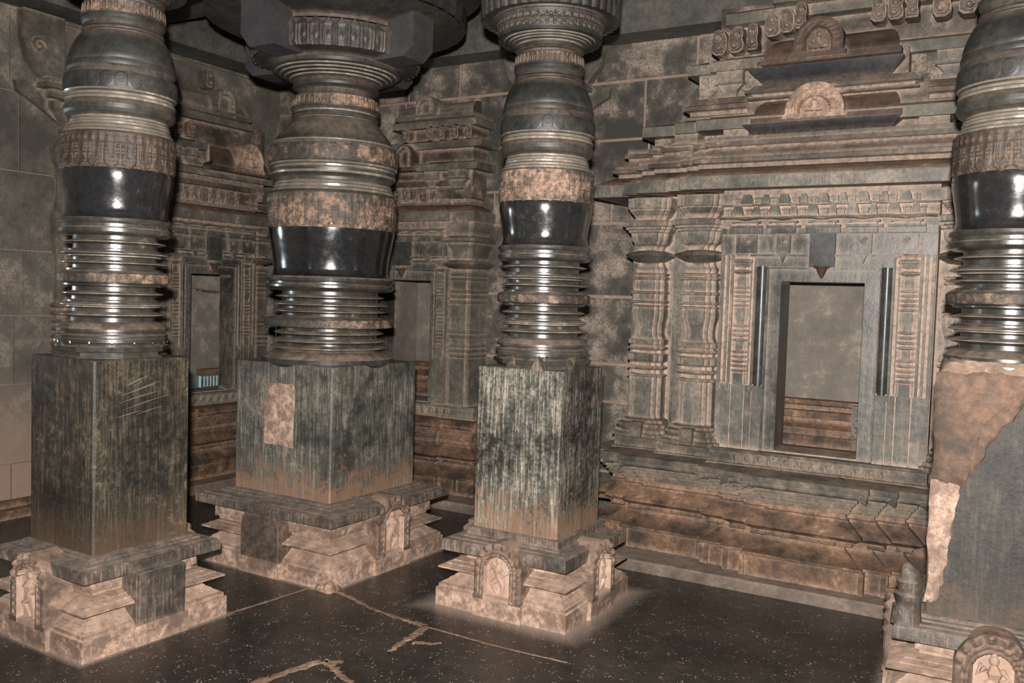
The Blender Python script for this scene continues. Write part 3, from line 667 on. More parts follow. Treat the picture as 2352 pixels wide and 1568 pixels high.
def shrine(label, loc, rz, P):
    root = thing('wall_shrine', label, 'shrine', loc, rz, 'shrine fronts around the hall')
    m = P['mat']; hw, dz0, dz1 = P['door']; back = P['back']; fx = P['fx']
    # --- moulded base
    fl_ = P['foot']; xl, xr = P['x']
    mb = MB(); mb.sweep([(xl - .16, back), (xl - .16, fl_), (xr + .16, fl_), (xr + .16, back)], [(-.3, 0), (0, 0), (0, .052), (-.012, .062), (-.35, .066)])
    mb.build('kerb_step', 'kerb', root, 30)
    path = steps(P['plan'], back)
    course = MB(); course.sweep(path, [(-.3, .05), (0, .05), (0, .172), (.014, .178), (.014, .192), (-.006, .196), (-.09, .255), (-.09, .272), (-.078, .275), (-.078, .285), (-.055, .288), (-.055, .300), (-.035, .303), (-.035, .314), (-.3, .315)])
    for i in range(len(path) - 1):
        (ax, ay), (bx, by) = path[i], path[i+1]
        if abs(ay - by) < 1e-6 and bx - ax > .09:
            q = ax + .02
            while q < bx - .05:
                e = min(bx - .02, q + .05 + .06*H(q*9, i)); course.box(q, e - .006, ay + .038 - .008*H(q*5, 3), ay + .12, .2865, .3035); q = e
    b1 = course.build('base_course', 'base', root, 30)
    kum = MB(); kum.sweep(path, [(-.3, .31), (-.03, .312), (.005, .336), (.005, .345), (-.075, .402), (-.075, .414), (-.09, .417), (-.09, .440), (-.075, .443), (-.075, .455), (-.3, .456)])
    kum.build('sharp_edged_course', 'base', root, 30)
    lip = MB(); lip.sweep(path, [(-.3, .45), (-.07, .452), (-.07, .468), (-.06, .470), (-.06, .490), (-.045, .492), (-.045, .508), (-.03, .510), (-.03, .530), (.016, .540), (.022, .548), (.022, .566), (.030, .568), (.030, .600), (.018, .604), (-.10, .612), (-.35, .614)])
    # scalloped drip teeth along the ledge
    for i in range(len(path) - 1):
        (ax, ay), (bx, by) = path[i], path[i+1]
        if abs(ay - by) < 1e-6 and abs(bx - ax) > .04:
            for sx in (ax + .0, bx - .0):
                sgn = 1 if sx == ax else -1
                lip.prism([(sx - .02*(sgn > 0), .566), (sx - .02*(sgn > 0), .524) if sgn > 0 else (sx - .022, .548), (sx + .022, .548) if sgn > 0 else (sx + .02, .524), (sx + (.03 if sgn > 0 else .02), .566)][::1], ay - .026, ay + .03)
    lip.build('ledge_course', 'ledge' if P.get('bright') else 'base', root, 30)
    # small uprights between the panels of the base and the red-earth blocks above the sharp course
    for i, x in enumerate(P['posts']):
        up_ = MB()
        yy = min(q[2] for q in P['plan'] if q[0] - .01 <= x <= q[1] + .01)
        up_.box(x - .012, x + .012, yy - .012, yy + .05, .05, .176)
        up_.build('base_upright', 'base', b1, 30)
    # --- dado with worn figure frieze under the door
    dp = steps(P['dado'], back)
    da = MB(); da.sweep(dp, [(-.3, .60), (.012, .604), (.012, .618), (0, .622), (0, .680), (.010, .684), (.010, .696), (-.3, .698)]); dado_ = da.build('dado', 'ledge' if P.get('bright') else m, root, 30)
    xx = -hw*1.9; k = 0
    while xx < hw*1.9:
        yy = min(q[2] for q in P['dado'] if q[0] <= xx <= q[1])
        fg = MB(); fg.ell((xx, yy - .004, .650), (.020, .014, .026), 8, 6); fg.ell((xx + .006*(k % 2), yy - .010, .668), (.008, .010, .010), 8, 6); fg.ell((xx - .018, yy - .004, .640), (.012, .012, .014), 8, 6)
        fg.ell((xx + .022, yy - .002, .652), (.010, .010, .022), 8, 6)
        fg.build('frieze_figure', m, dado_, 60)
        xx += .062 + .012*H(k, 2); k += 1
    # --- body with the doorway
    bd = MB()
    for a, b_, yy, z0, z1 in P['body']:
        for x0, x1 in ((a, min(b_, -fx(.29))), (max(a, fx(.29)), b_)):
            if x1 > x0: bd.box(x0, x1, yy, P['rev'] + .03, z0, z1)
        bd.box(max(a, -fx(.29)), min(b_, fx(.29)), yy, P['rev'] + .03, dz1 + .06, z1)
    bd.box(-fx(.29), fx(.29), P['body'][-1][2], P['rev'] + .03, P['body'][-1][3], dz0)
    bd.build('wall_body', P['bodymat'], root, 30)
    # --- door frame: nested bands
    dfm = MB(); rev = P['rev']
    def band(x0, x1, zt0, zt1, y, y1, mi, zb=dz0 - .004):
        dfm.cur = mi
        dfm.box(-x1, -x0, y, y1, zb, zt1); dfm.box(x0, x1, y, y1, zb, zt1); dfm.box(-x0, x0, y, y1, zt0, zt1); dfm.cur = 0
    band(hw, fx(.278), dz1, dz1 + .066, -.006, rev, 0)
    band(fx(.278), fx(.290), dz1 + .066, dz1 + .076, -.020, rev, 0)
    dfr = dfm.build('door_frame', 'frame', root, 30)
    for q in (-1, 1):
        jb = MB()
        rows = [[(q*(fx(.292) + fx(.055)*t/8), -.004 - .015*sin(PI*t/8), z) for t in range(9)] for z in (1.05, dz1 + .08)]
        jb.grid(rows, flip=q < 0)
        jb.box(min(q*fx(.292), q*fx(.347)), max(q*fx(.292), q*fx(.347)), .0, .04, dz0, dz1 + .08)
        jb.build('polished_jamb', 'frame_polish' if P.get('bright') else 'frame', dfr, 40)
    hb = MB(); hb.box(-fx(.347), fx(.347), -.016, .03, dz1 + .078, dz1 + .130); hb.build('jamb_head', 'frame', dfr, 30)
    for q in (-1, 1):
        ob = MB()
        for x0, x1, y in ((.347, .358, -.022), (.374, .380, -.010), (.475, .487, -.022), (.500, .512, -.014), (.530, .545, -.024)):
            ob.box(min(q*fx(x0), q*fx(x1)), max(q*fx(x0), q*fx(x1)), y, .05, 1.02, 1.775)
        ob.box(min(q*fx(.292), q*fx(.545)), max(q*fx(.292), q*fx(.545)), -.010, .06, dz0 - .02, 1.06)      # plain foot of the jambs
        for x0, x1 in ((.292, .345), (.350, .385), (.392, .46), (.467, .545)):
            ob.box(min(q*fx(x0), q*fx(x1)), max(q*fx(x0), q*fx(x1)), -.020, .0, dz0 - .02, 1.052)
        ob.build('outer_jamb', m, dfr, 30)
    for q in (-1, 1):      # ringed pilasters beside the door
        pm = MB(); xc = q*fx(.427); w = fx(.036)
        path = [(-w, .06), (-w, .012), (-w*.6, .012), (-w*.6, 0), (w*.6, 0), (w*.6, .012), (w, .012), (w, .06)]
        pr = [(.004, 1.05), (.004, 1.115)]
        for z in [1.13 + .026*i for i in range(5)] + [1.30 + .026*i for i in range(4)]: pr += [(-.003, z - .009), (.008, z - .003), (.008, z + .003), (-.003, z + .009)]
        pr += [(-.004, 1.405), (.004, 1.44), (.004, 1.465), (-.002, 1.48)]
        for z in [1.492 + .024*i for i in range(5)]: pr += [(-.003, z - .008), (.007, z - .003), (.007, z + .003), (-.003, z + .008)]
        pr += [(0, 1.605), (0, 1.63), (-.006, 1.66), (.0, 1.667), (.018, 1.675), (.018, 1.68), (-.006, 1.69), (-.006, 1.70), (.01, 1.71), (.014, 1.725), (.02, 1.728), (.02, 1.74), (-.004, 1.75), (.004, 1.76), (.014, 1.775), (.014, 1.86), (-.02, 1.865)]
        pm.sweep([(a + xc, b_ - .018) for a, b_ in path], pr); pm.build('ringed_pilaster', m, root, 30)
    # --- lintel
    li = MB(); Wl = fx(.548)
    li.box(-Wl, Wl, -.004, .1, dz1 + .135, 1.775); li.box(-fx(.37), fx(.37), -.026, .1, dz1 + .130, dz1 + .146); li.box(-fx(.38), fx(.38), -.034, .1, 1.762, 1.772)
    li.box(-Wl, Wl, -.012, .1, 1.772, 1.882)
    for x in (-.405, -.205, .205, .405):
        w = .036 if abs(x) < .3 else .055
        li.box(fx(x) - fx(w), fx(x) + fx(w), -.036, .05, 1.778, 1.878); stud(li, fx(x), -.037, 1.845, .0165*fx(1)**.5)
        if abs(x) < .3:
            li.prism([(fx(x) - .016, 1.768), (fx(x), 1.728), (fx(x) + .016, 1.768)], -.05, -.02); li.box(fx(x) - .02, fx(x) + .02, -.052, -.01, 1.764, 1.774)
    kb = MB(); kb.box(-fx(.063), fx(.063), -.052, .05, 1.706, 1.880)
    for x, w in ((-.405, .09), (-.205, .065), (0, .088), (.205, .065), (.405, .09)):
        li.prism([(fx(x - w), 1.884), (fx(x + w), 1.884), (fx(x + w), 1.906), (fx(x + w*.94), 1.912), (fx(x - w*.94), 1.912), (fx(x - w), 1.906)], -.060, .05)
    li.box(-Wl, Wl, -.030, .1, 1.882, 1.914)
    ln = li.build('lintel', 'frame', root, 30); kb.build('centre_block', 'frame_polish', ln, 30)
    pe = MB(); pe.lathe([(.001, dz1 + .016), (.012, dz1 + .030), (.026, dz1 + .062), (.030, dz1 + .070), (.044, dz1 + .078), (.044, dz1 + .084), (.01, dz1 + .088)], 16, cx=lambda z: (0, -.034)); pe.build('lotus_pendant', 'redroof', ln, 40)
    # --- kapota and rows of little towers over the lintel
    ka = MB()
    ka.box(-Wl, Wl, -.02, .1, 1.912, 1.972)
    for x in (-.405, -.205, 0, .205, .405):
        for w, z0, z1, yy in ((.088, 1.914, 1.926, -.064), (.060, 1.926, 1.938, -.056), (.074, 1.938, 1.950, -.066)): ka.box(fx(x - w), fx(x + w), yy, .05, z0, z1)
    n = 60; rows = []
    for j, (dzz, yy) in enumerate(((1.950, -.076), (1.958, -.082), (1.966, -.070), (1.976, -.030))):
        rows.append([(-Wl + 2*Wl*i/n, yy, dzz + (.010*abs(sin((-.5 + i/n)*Wl*2/fx(1)*PI/.2)) if j < 3 else 0)) for i in range(n + 1)])
    ka.grid(rows)
    ka.build('lintel_kapota', m, root, 30)
    tw = MB(); tw.box(-Wl, Wl, -.006, .1, 1.97, 2.125)
    tw.box(-Wl, Wl, -.040, .0, 2.034, 2.042); tw.box(-Wl, Wl, -.032, .0, 1.972, 1.980)
    for r_, (z0, h, ofs) in enumerate(((1.978, .062, 0.), (2.044, .056, .05))):
        k = 0; x = -.46 + ofs
        while x < .48:
            c_ = fx(x); wt = fx(.030 if k % 2 == 0 else .020)
            tw.prism([(c_ - wt, z0), (c_ + wt, z0), (c_ + wt*.9, z0 + h*.5), (c_ + wt*.55, z0 + h*.92), (c_ - wt*.55, z0 + h*.92), (c_ - wt*.9, z0 + h*.5)], -.046 if k % 2 == 0 else -.034, 0)
            tw.box(c_ - wt*1.2, c_ + wt*1.2, -.040, 0, z0 - .004, z0 + .006)
            for q in (-1, 1):
                for e in (1.55, 2.05):
                    tw.box(c_ + q*wt*e - .0055, c_ + q*wt*e + .0055, -.028, 0, z0, z0 + h*.72); tw.box(c_ + q*wt*e - .009, c_ + q*wt*e + .009, -.033, 0, z0 + h*.46, z0 + h*.60)
            x += .1; k += 1
    tw.build('tower_frieze', m, root, 30)
    # --- columns
    for x, yy, w in P.get('cols', ()): star_column(root, x, yy, w, m)
    for x0, x1, yy in P.get('piers', ()): pier(root, x0, x1, yy, m, P.get('ret', .3))
    # --- great cornice
    cz = P['cz']; cpth = steps(P['corn'], back)
    cn = MB(); cn.sweep(cpth, [(-.3, cz + .004), (-.05, cz + .008), (-.03, cz), (0, cz), (0, cz + .062), (-.010, cz + .072), (-.035, cz + .076), (-.4, cz + .079)]); cn.build('cornice', 'shrine' if P.get('bright') else m, root, 30)
    kp = MB(); kp.sweep(cpth, [(-.4, cz + .076), (-.03, cz + .076), (-.034, cz + .088), (-.05, cz + .100), (-.10, cz + .122), (-.115, cz + .126), (-.4, cz + .128)]); kp.build('cornice_slope', 'redroof', root, 30)
    # --- layered storeys
    dx = P.get('dx', 0.)
    t0 = MB()
    pl0 = steps([(a + (.10 if i == 0 else .06), b_ - (.10 if i == 0 else .06), y + .10) for i, (a, b_, y) in enumerate(P['corn'])], back)
    z = cz + .125
    if P.get('figs'):
        t0.sweep(pl0, [(-.3, z), (0, z), (0, z + .015), (-.03, z + .018), (-.03, z + .135), (.005, z + .14), (.005, z + .175), (-.3, z + .18)])
    else:
        t0.sweep(pl0, [(-.3, z), (-.01, z), (-.01, z + .022), (.018, z + .028), (.018, z + .050), (.006, z + .054), (.006, z + .070), (-.02, z + .072), (-.055, z + .108), (-.055, z + .122), (-.035, z + .125), (-.035, z + .150), (-.05, z + .152), (-.05, z + .178), (-.3, z + .18)])
    t0.build('stepped_storey', 'super', root, 30)
    if P.get('figs'):
        k = 0
        for (a, b_, y) in P['corn'][-1:]:
            x = a + .14
            while x < b_ - .12:
                fg = MB()
                relief_figure(fg, x, y + .122, z + .018, .115, k) if k % 3 else curl_knob(fg, x, y + .10, z + .016, .028, .11, k)
                fg.build('carved_figure', 'super', root, 60)
                x += .085; k += 1
    for T in P['tiers']:
        kind = T[0]
        if kind == 'eave':      # flat fascia slab with plan steps
            _, lst, z0, h, mt = T
            mb = MB(); mb.sweep(steps(lst, back), [(-.4, z0), (-.06, z0 + .004), (-.02, z0), (0, z0), (0, z0 + h*.66), (-.012, z0 + h*.76), (-.05, z0 + h*.84), (-.07, z0 + h), (-.4, z0 + h + .004)]); mb.build('tier_eave', mt, root, 30)
        elif kind == 'slope':   # sloping eave
            _, x0, x1, y, z0, h, d, mt = T
            mb = MB(); mb.sweep([(x0, back), (x0, y), (x1, y), (x1, back)], [(-.4, z0 - .006), (-d, z0 - .004), (-d - .02, z0 + .010), (-d, z0 + .016), (.0, z0 + h), (.004, z0 + h + .010), (-.02, z0 + h + .016), (-.4, z0 + h + .018)]); mb.build('sloping_eave', mt, root, 30)
        elif kind == 'core':
            _, x0, x1, y, z0, z1, mt = T
            mb = MB(); mb.box(x0, x1, y, back, z0, z1); mb.build('tier_core', mt, root, 30)
        elif kind == 'bands':
            _, x0, x1, y, z0, z1 = T; d = (z1 - z0)/8
            mb = MB(); mb.sweep([(x0, back), (x0, y), (x1, y), (x1, back)], [(-.3, z0), (.02, z0), (.02, z0 + d), (0, z0 + d*1.5), (0, z0 + d*3), (.03, z0 + d*3.4), (.03, z0 + d*5), (.01, z0 + d*5.5), (-.01, z0 + d*8), (-.3, z1 + d*.1)]); mb.build('tier_bands', 'super', root, 30)
        elif kind == 'roof':
            _, x0, x1, y, z0, z1, mt = T
            mb = MB(); mb.box(x0 - .01, x1 + .01, y - .015, back, z0, z0 + .03); barrel(mb, x0, x1, y, y + .30, z0 + .03, z1); mb.build('barrel_roof', mt, root, 40)
        elif kind == 'arch': arch_niche(root, *T[1:])
        elif kind == 'brackets':
            for x, y, z1, w, h in T[1]:
                mb = MB(); little_bracket(mb, x, y, z1, w, h); mb.build('eave_bracket', 'shrine_dim', root, 30)
        elif kind == 'knobs':
            for k, (x, y, z0, w, h) in enumerate(T[1]):
                mb = MB(); curl_knob(mb, x, y, z0, w, h, k); mb.build('carved_knob', 'super', root, 60)
    # --- cell behind the doorway
    if P.get('cell'):
        x0, x1, y1, z0, z1 = P['cell']; r_ = rev - .002
        ce = MB(); t = .05
        ce.box(x0 - t, x1 + t, y1, y1 + t, z0 - .05, z1); ce.box(x0 - t, x0, r_, y1, z0 - .05, z1); ce.box(x1, x1 + t, r_, y1, z0 - .05, z1); ce.box(x0 - t, x1 + t, r_, y1 + t, z1, z1 + t)
        cl = ce.build('cell_wall', 'cell', root, 30)
        fo_ = MB(); fo_.box(x0 - t, x1 + t, r_, y1 + t, z0 - .08, z0 - .03); fo_.build('cell_floor', 'base', root, 30)
        if P.get('vent'): return root
        cm = MB(); cm.sweep([(x0, y1), (x1, y1)], [(0, z0 - .05), (.10, z0 - .05), (.10, z0 + .03), (.08, z0 + .035), (.08, z0 + .075), (.095, z0 + .08), (.05, z0 + .11), (.05, z0 + .13), (.075, z0 + .135), (.075, z0 + .175), (.04, z0 + .18), (.04, z0 + .205), (.06, z0 + .215), (.06, z0 + .24), (0, z0 + .245)])
        cm.build('cell_base_moulding', 'base', root, 30)
    return root

# --- right-hand shrine with the star columns
R = dict(mat='shrine', bright=True, bodymat='shrine', door=(.213, .705, 1.628), back=.72, x=(-1.26, 1.26), foot=-.335, rev=.19, fx=lambda v: v,
  plan=[(-1.30, 1.30, .02), (-1.18, 1.18, -.05), (-1.05, 1.05, -.10), (-.56, .56, -.15), (-.42, .42, -.19), (-.29, .29, -.23)],
  posts=(-1.11, -1.03, -.58, -.52, -.40, -.30, .30, .40, .52, .58, 1.03, 1.11),
  dado=[(-1.20, 1.20, .09), (-.90, .90, .02), (-.56, .56, -.055)],
  body=[(-1.16, 1.16, .19, .60, 2.14), (-.86, .86, .10, .60, 2.14), (-.548, .548, .002, .60, 2.14)],
  cols=((-1.025, .085, .098), (-.685, .0, .098), (.685, .0, .098), (1.025, .085, .098)),
  cz=2.118, corn=[(-1.38, 1.38, .06), (-1.15, 1.15, -.03), (-1.05, 1.05, -.09), (-.84, .84, -.13), (-.76, .76, -.17)],
  tiers=[('core', -1.0, 1.0, .16, 2.40, 2.55, 'wall'), ('core', -.78, .78, .17, 2.54, 2.86, 'wall'), ('bands', -.80, .80, .09, 2.545, 2.665), ('bands', -.95, .95, .10, 2.385, 2.425), ('core', -.46, .46, .06, 2.40, 2.64, 'super'), ('bands', -.43, .40, .03, 2.62, 2.70), ('bands', -.45, .42, .02, 2.37, 2.42),
         ('eave', [(-1.08, 1.08, .06), (-.86, .86, .01), (-.72, .72, -.03)], 2.462, .085, 'shrine_dim'),
         ('brackets', ((-.80, .04, 2.462, .070, .125), (-.50, .00, 2.470, .070, .135), (.50, .00, 2.470, .070, .135), (.80, .04, 2.462, .07, .125), (-.98, .14, 2.46, .05, .12), (.98, .14, 2.46, .05, .12))),
         ('slope', -.45, .345, -.045, 2.405, .06, .05, 'eave'),
         ('roof', -.40, .345, -.03, 2.475, 2.655, 'redroof'),
         ('arch', -.070, -.060, 2.484, .150, .185, 'plinth'),
         ('core', -.68, .86, .22, 2.84, 3.2, 'super'),
         ('slope', -.44, .34, .0, 2.690, .085, .06, 'eave'),
         ('eave', [(-.84, .84, .14), (-.70, .70, .10)], 2.815, .085, 'shrine_dim'),
         ('brackets', ((-.585, .115, 2.815, .075, .145), (.56, .115, 2.815, .075, .145), (.80, .16, 2.815, .06, .13))),
         ('core', -.42, .36, .075, 2.69, 2.84, 'super'),
         ('roof', -.37, .32, .02, 2.80, 2.985, 'redroof'), ('arch', -.075, -.01, 2.815, .125, .205, 'redroof'),
         ('eave', [(-.62, .86, .12)], 3.075, .09, 'shrine_dim'), ('eave', [(-.34, .86, .05)], 3.14, .09, 'shrine_dim'),
         ('knobs', [(-.66, .14, 2.915, .045, .145), (-.565, .14, 2.92, .045, .145), (-.465, .12, 2.92, .04, .15), (-.345, .08, 2.97, .045, .13), (-.265, .07, 2.98, .042, .13), (-.19, .06, 2.99, .04, .14),
                    (.205, .05, 2.975, .040, .125), (.285, .05, 2.975, .040, .125), (.365, .05, 2.975, .040, .13), (.50, .06, 2.965, .046, .15), (.62, .06, 2.965, .046, .15), (.73, .06, 2.965, .046, .15)]),
         ],
  cell=(-.85, .85, .62, .70, 1.92))
rs = shrine('tall shrine front at the right with star-shaped columns and seated figure arch over its doorway', (-.995, 4.95, 0), 0, R)
# carved miniature shrine block on the cell's back wall
mb = MB(); mb.box(.10, .225, .50, .60, .715, .93); z = .735
mb.build('carved_block', 'frame', rs, 30)
mb = MB()
for w, z0, z1 in ((.05, .735, .745), (.03, .745, .775), (.042, .775, .785), (.034, .785, .80), (.045, .80, .81), (.03, .81, .845), (.04, .845, .855), (.022, .855, .875), (.010, .875, .895)): mb.box(.162 - w, .162 + w, .490, .505, z0, z1)
mb.build('miniature_shrine_relief', 'base', rs, 30)

def small_shrine(label, loc, rz, hw, sc, rev, cell, piers, corn, tiers, cz, xlim, vent=False):
    fx = lambda v: hw + (v - .213)*sc if v >= .213 else (v*hw/.213 if v >= 0 else (-hw - (-v - .213)*sc if v < -.213 else v*hw/.213))
    P = dict(mat='shrine_dim', bodymat='shrine_dim', door=(hw, .705, 1.600), back=.235, x=(xlim[0] + .1, xlim[1] - .02), foot=-.26, rev=rev, fx=fx,
      plan=[(xlim[0], xlim[1], -.06), (-.40, .40, -.10)], posts=(-.55, -.38, .38, .55), dado=[(xlim[0] + .04, xlim[1] - .04, -.02)],
      body=[(xlim[0] + .12, xlim[1] - .12, .03, .60, 2.06)], piers=piers, ret=.245, cz=cz, corn=corn, tiers=tiers, cell=cell, figs=True, vent=vent)
    return shrine(label, loc, rz, P)
ms = small_shrine('dim shrine front with a square corner half-pillar between the widest and middle pillars', (-4.10, 5.40, 0), 0, .25, .45, .215,
  (-.36, .52, .66, .70, 1.78), ((.412, .592, -.01), (-.592, -.412, -.01)), [(-.66, .64, -.05), (-.50, .44, -.08)], [
    ('core', -.58, .56, .04, 2.20, 2.57, 'super'),
    ('eave', [(.12, .64, -.03)], 2.395, .07, 'shrine_dim'),
    ('brackets', ((.46, -.02, 2.395, .075, .13), (.22, .0, 2.395, .06, .12))),
    ('roof', -.46, .08, -.05, 2.40, 2.58, 'redroof'), ('arch', .02, -.06, 2.40, .075, .19, 'super', False),
    ('eave', [(-.14, .66, -.02)], 2.555, .07, 'shrine_dim'), ('core', -.08, .56, .05, 2.60, 2.74, 'super'),
    ('knobs', [(.0, -.02, 2.615, .032, .10), (.22, -.03, 2.615, .032, .10), (.33, -.03, 2.615, .032, .10), (.44, -.03, 2.615, .032, .10), (.55, -.02, 2.615, .03, .10)]),
    ('eave', [(-.12, .62, -.03)], 2.705, .07, 'shrine_dim'), ('roof', -.09, .58, -.01, 2.77, 2.925, 'shrine_dim'), ('arch', .19, -.045, 2.78, .085, .155, 'shrine_dim', False)], 2.028, (-.70, .70))
ls = small_shrine('dim shrine front on the left wall with a barred vent inside its doorway', (-5.45, 4.765, 0), PI/2, .193, .70, .12,
  (-.42, .72, .50, .70, 1.78), ((.44, .58, -.01), (-.58, -.44, -.01)), [(-.66, .66, -.06), (-.46, .46, -.09)], [
    ('core', -.56, .56, .04, 2.20, 2.78, 'super'),
    ('eave', [(-.60, .60, -.03)], 2.335, .07, 'shrine_dim'),
    ('roof', -.06, .50, -.07, 2.385, 2.62, 'redroof'), ('arch', .29, -.09, 2.40, .13, .22, 'plinth'),
    ('brackets', ((-.36, -.02, 2.52, .06, .12), (-.20, -.02, 2.52, .05, .12))),
    ('eave', [(-.60, -.08, -.03)], 2.52, .07, 'shrine_dim'), ('knobs', [(-.34, -.02, 2.60, .035, .11), (-.22, -.02, 2.60, .035, .11)]),
    ('eave', [(-.30, .36, -.04)], 2.735, .075, 'shrine_dim'), ('roof', -.30, .34, -.02, 2.80, 3.00, 'shrine_dim'), ('arch', .06, -.06, 2.81, .10, .19, 'shrine_dim', False),
    ('knobs', [(-.02, .02, 3.0, .035, .13)])], 1.998, (-.70, .66), True)

# ------------------------------------------------------------------ setting: walls, floor, beams
def block_wall(name, mat, along, face, a0, a1, courses, gap=.010, parent=None, seed=1, thick=.25, holes=()):
    """wall of dressed blocks. along 'x' faces -y at y=face; along 'y' faces +x at x=face"""
    rnd = random.Random(seed); mb = MB(); mm = MB()
    def put(m_, u0, u1, z0, z1, d):
        if along == 'x': m_.box(u0, u1, face - d, face + thick, z0, z1)
        else: m_.box(face - thick, face + d, u0, u1, z0, z1)
    for i in range(len(courses) - 1):
        z0, z1 = courses[i], courses[i+1]; segs = [(a0, a1)]
        for h in holes:
            if z0 >= h[2] - 1e-6 and z1 <= h[3] + 1e-6: segs = [(a0, h[0]), (h[1], a1)]
        for b0, b1 in segs:
            u = b0
            while u < b1 - 1e-4:
                e = min(b1, u + rnd.uniform(.42, .78))
                if b1 - e < .25: e = b1
                put(mb, u + gap*.5, e - gap*.5, z0 + gap*.5, z1 - gap*.5, rnd.uniform(.0, .012)); put(mm, u, e, z0, z1, -.006)
                u = e
    o = struct(mb.build(name, mat, None, 30)); q = mm.build('mortar', 'mortar', o, 30)
    return o
cs = [0, .32, .80, 1.06, 1.52, 2.02, 2.26, 2.58, 2.97, 3.32, 3.75]
w1 = block_wall('wall_back', 'wall', 'x', 5.65, -5.65, 2.4, cs, .022, seed=4, thick=.15, holes=((-4.62, -3.58, .32, 2.02),))
cl = [0, .33, .84, 1.28, 1.70, 2.20, 2.70, 3.20, 3.75]
w2 = block_wall('wall_left', 'wall_left', 'y', -5.65, 2.75, 5.65, cl, .007, seed=9, thick=.15, holes=((4.38, 5.16, .33, 1.70),))
w3 = block_wall('wall_left_front', 'wall_left', 'y', -5.65, -.6, 1.65, cl, .007, seed=5, thick=.15)
mb = MB(); mb.box(-5.8, -5.65, 1.65, 2.75, 2.45, 3.75); struct(mb.build('trim_1', 'wall_left', None, 30))       # lintel over the entrance
mb = MB(); mb.box(-5.65, -5.52, 2.75, 4.05, 0, .055); mb.box(-5.65, -5.60, 2.75, 4.05, .055, .10); struct(mb.build('baseboard_left', 'base', None, 30))
# beams on the walls and between the pillars, ceiling slabs
mb = MB(); mb.box(-5.8, 2.4, 5.42, 5.85, 3.215, 3.75); struct(mb.build('trim_2', 'beam', None, 30))
mb = MB(); mb.box(-5.85, -5.36, -.6, 5.42, 3.225, 3.75); struct(mb.build('trim_3', 'beam', None, 30))
mb = MB(); mb.box(-5.42, 2.4, 3.66, 4.10, 3.26, 3.74); struct(mb.build('trim_4', 'beam', None, 30))
mb = MB(); mb.box(-3.72, -3.28, -.6, 3.66, 3.265, 3.74); struct(mb.build('trim_5', 'beam', None, 30))
mb = MB(); mb.box(-6.0, 2.6, -.8, 6.0, 3.75, 3.95); struct(mb.build('ceiling', 'ceiling', None, 30))
# floor slabs
mb = MB(); n = 60
mb.box(-6.9, 2.6, -2.2, 6.6, -.12, 0.); fo = struct(mb.build('floor', 'floor', None, 30))
def joint(pts, w, name='floor_joint', z=.0025):
    mb = MB(); L_ = []; R_ = []
    fine_ = []
    for i in range(len(pts) - 1):
        for t in range(14): fine_.append((pts[i][0] + (pts[i+1][0]-pts[i][0])*t/14, pts[i][1] + (pts[i+1][1]-pts[i][1])*t/14))
    fine_.append(pts[-1])
    for i, p in enumerate(fine_):
        a = fine_[max(0, i-1)]; b_ = fine_[min(len(fine_)-1, i+1)]; dx, dy = b_[0]-a[0], b_[1]-a[1]; l = math.hypot(dx, dy) or 1
        ww = (w[0] + (w[1]-w[0])*i/(len(fine_)-1))*(.65 + .7*H(i*.9, pts[0][0]*7)); ox = (H(i*.5, 9) - .5)*w[0]*.8
        L_.append((p[0] - dy/l*(ww - ox), p[1] + dx/l*(ww - ox))); R_.append((p[0] + dy/l*(ww + ox), p[1] - dx/l*(ww + ox)))
    rows = [[(x, y, 0) for x, y in L_], [(x*.7 + u*.3, y*.7 + v*.3, z) for (x, y), (u, v) in zip(L_, R_)], [(x*.3 + u*.7, y*.3 + v*.7, z) for (x, y), (u, v) in zip(L_, R_)], [(x, y, 0) for x, y in R_]]
    mb.grid(rows, flip=True); return mb.build(name, 'floor_mortar', fo, 60)
joint([(-3.25, 2.55), (-3.154, 2.874), (-3.108, 3.339), (-3.06, 3.40)], (.007, .007))
joint([(-2.96, 3.41), (-2.675, 3.321), (-2.40, 3.285)], (.013, .016))
joint([(-2.40, 3.285), (-2.321, 3.273)], (.02, .03))
joint([(-2.321, 3.273), (-2.29, 3.12), (-2.267, 2.95)], (.022, .014))
joint([(-2.25, 3.09), (-2.19, 3.12), (-2.15, 3.16)], (.016, .012))
joint([(-2.321, 3.273), (-1.979, 3.263), (-1.60, 3.28)], (.007, .006))
joint([(-2.50, 2.40), (-2.437, 2.727), (-2.36, 2.77)], (.022, .016))
joint([(-2.437, 2.727), (-2.33, 2.69), (-2.18, 2.63)], (.022, .010))
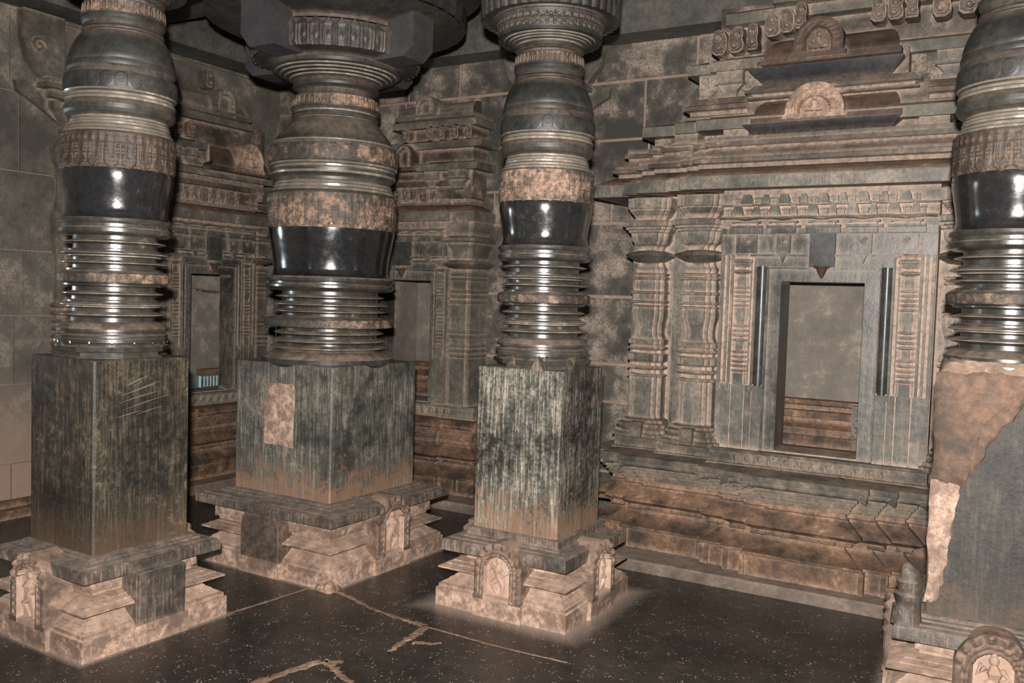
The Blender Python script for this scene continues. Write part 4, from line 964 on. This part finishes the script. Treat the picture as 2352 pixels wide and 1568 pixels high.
# ------------------------------------------------------------------ pilasters with scroll brackets on the plain walls
def wall_pilaster(label, loc, rz, zc=2.74):
    root = thing('wall_pilaster', label, 'pilaster', loc, rz, 'bracketed wall pilasters')
    path = [(-.16, .0), (-.16, -.05), (-.09, -.05), (-.09, -.08), (.09, -.08), (.09, -.05), (.16, -.05), (.16, .0)]
    pr = [(.05, 0), (.05, .25), (.0, .28), (0, .95)]
    for z in [1.0 + .05*i for i in range(8)]: pr += [(-.01, z - .02), (.015, z - .006), (.015, z + .006), (-.01, z + .02)]
    pr += [(-.01, 1.45), (-.02, 1.55), (.0, 1.72), (.02, 1.78), (.02, 1.95), (0, 1.98), (-.02, 2.1), (-.01, 2.25), (.03, 2.32), (.03, 2.36), (-.03, 2.45), (-.03, 2.52), (.03, zc - .14), (.06, zc - .11), (.06, zc - .07), (-.02, zc - .05)]
    mb = MB(); mb.sweep(path, pr); mb.build('shaft', 'shrine_dim', root, 30)
    mb = MB()
    for w, z0, z1, y in ((.24, zc - .05, zc + .0, -.12), (.30, zc, zc + .03, -.16), (.27, zc + .03, zc + .06, -.14)): mb.box(-w, w, y, .0, z0, z1)
    mb.build('capital_slab', 'shrine_dim', root, 30)
    for q in (-1, 1):
        mb = MB()
        mb.prism([(q*.14, zc - .20), (q*.30, zc - .10), (q*.42, zc - .04), (q*.43, zc + .02), (q*.34, zc + .04), (q*.14, zc + .04)][::q], -.04, .0)
        mb.prism([(q*.12, zc + .05), (q*.26, zc + .05), (q*.36, zc + .16), (q*.40, zc + .30), (q*.40, zc + .475), (q*.12, zc + .475)][::q], -.07, .0)
        sp = [(q*(.30 - .055*(1 - t/16)*cos(t*.6)), -.075, zc + .26 + .055*(1 - t/16)*sin(t*.6)) for t in range(15)]
        mb.tube(sp, .010, 6)
        mb.build('scroll_bracket', 'shrine_dim', root, 40)
    return root
wall_pilaster('wall pilaster with scroll brackets standing behind the slim middle pillar', (-2.99, 5.637, 0), 0, 2.90)
wall_pilaster('wall pilaster with scroll brackets on the left wall behind the leftmost pillar', (-5.637, 3.76, 0), PI/2, 2.74)

# ------------------------------------------------------------------ loose things in the left-wall shrine
X0 = -5.80
g = thing('window_vent', 'small barred vent with brown lid glowing blue in the left shrine cell', 'vent', (X0, 5.104, .690))
mb = MB(); mb.box(-.03, .05, -.142, .142, .105, .150); mb.box(-.03, .04, -.13, .13, .094, .105); mb.build('lid', 'wood', g, 30)
mb = MB(); mb.box(-.03, .0, -.118, .118, 0, .094); mb.build('daylight_pane', 'daylight', g, 30)
mb = MB()
for i in range(8): mb.box(.0, .014, -.118 + .0325*i, -.108 + .0325*i, 0, .096)
mb.box(.0, .016, -.12, .12, -.012, .006)
mb.build('grille_bars', 'frame', g, 30)
mb = MB(); up_r = []; dn_r = []
for j in range(7):
    r_ = []
    for i in range(13):
        a = i/12; yy = -.20 + .37*a; xx = .005 + .15*j/6*(1 - .6*a*a) + .004*H(i, j)
        r_.append((xx, yy, -.012 + .050*a*a + .003*H(i*2, j) - .004*j/6))
    up_r.append(r_); dn_r.append([(p[0], p[1], p[2] - .014) for p in r_])
mb.grid(up_r, flip=True); mb.grid(dn_r)
mb.grid([up_r[-1], dn_r[-1]], flip=True); mb.grid([[r[0] for r in up_r], [r[0] for r in dn_r]]); mb.grid([[r[-1] for r in up_r], [r[-1] for r in dn_r]], flip=True)
st = mb.build('stone_slab', 'base', None, 40, loc=(X0 + .03, 5.07, .690)); st['label'] = 'thin broken brown stone slab lying under the small barred vent'; st['category'] = 'slab'; st['kind'] = 'thing'
mb = MB(); pts = [(-5.92, 4.98 + .43*i/16, 1.492 - .020*i/16 - .012*sin(PI*i/16)) for i in range(17)]
mb.tube(pts, .0025, 5)
for i in range(1, 16):
    p = pts[i]
    if H(i, 4) > .3: mb.ell((p[0] + .004, p[1], p[2] - .010), (.004, .008 + .006*H(i, 1), .009), 6, 5)
sg = mb.build('leaf_string', 'leaf', None, 40); sg['label'] = 'thin string of dried leaves hung across the left shrine cell'; sg['category'] = 'garland'; sg['kind'] = 'thing'
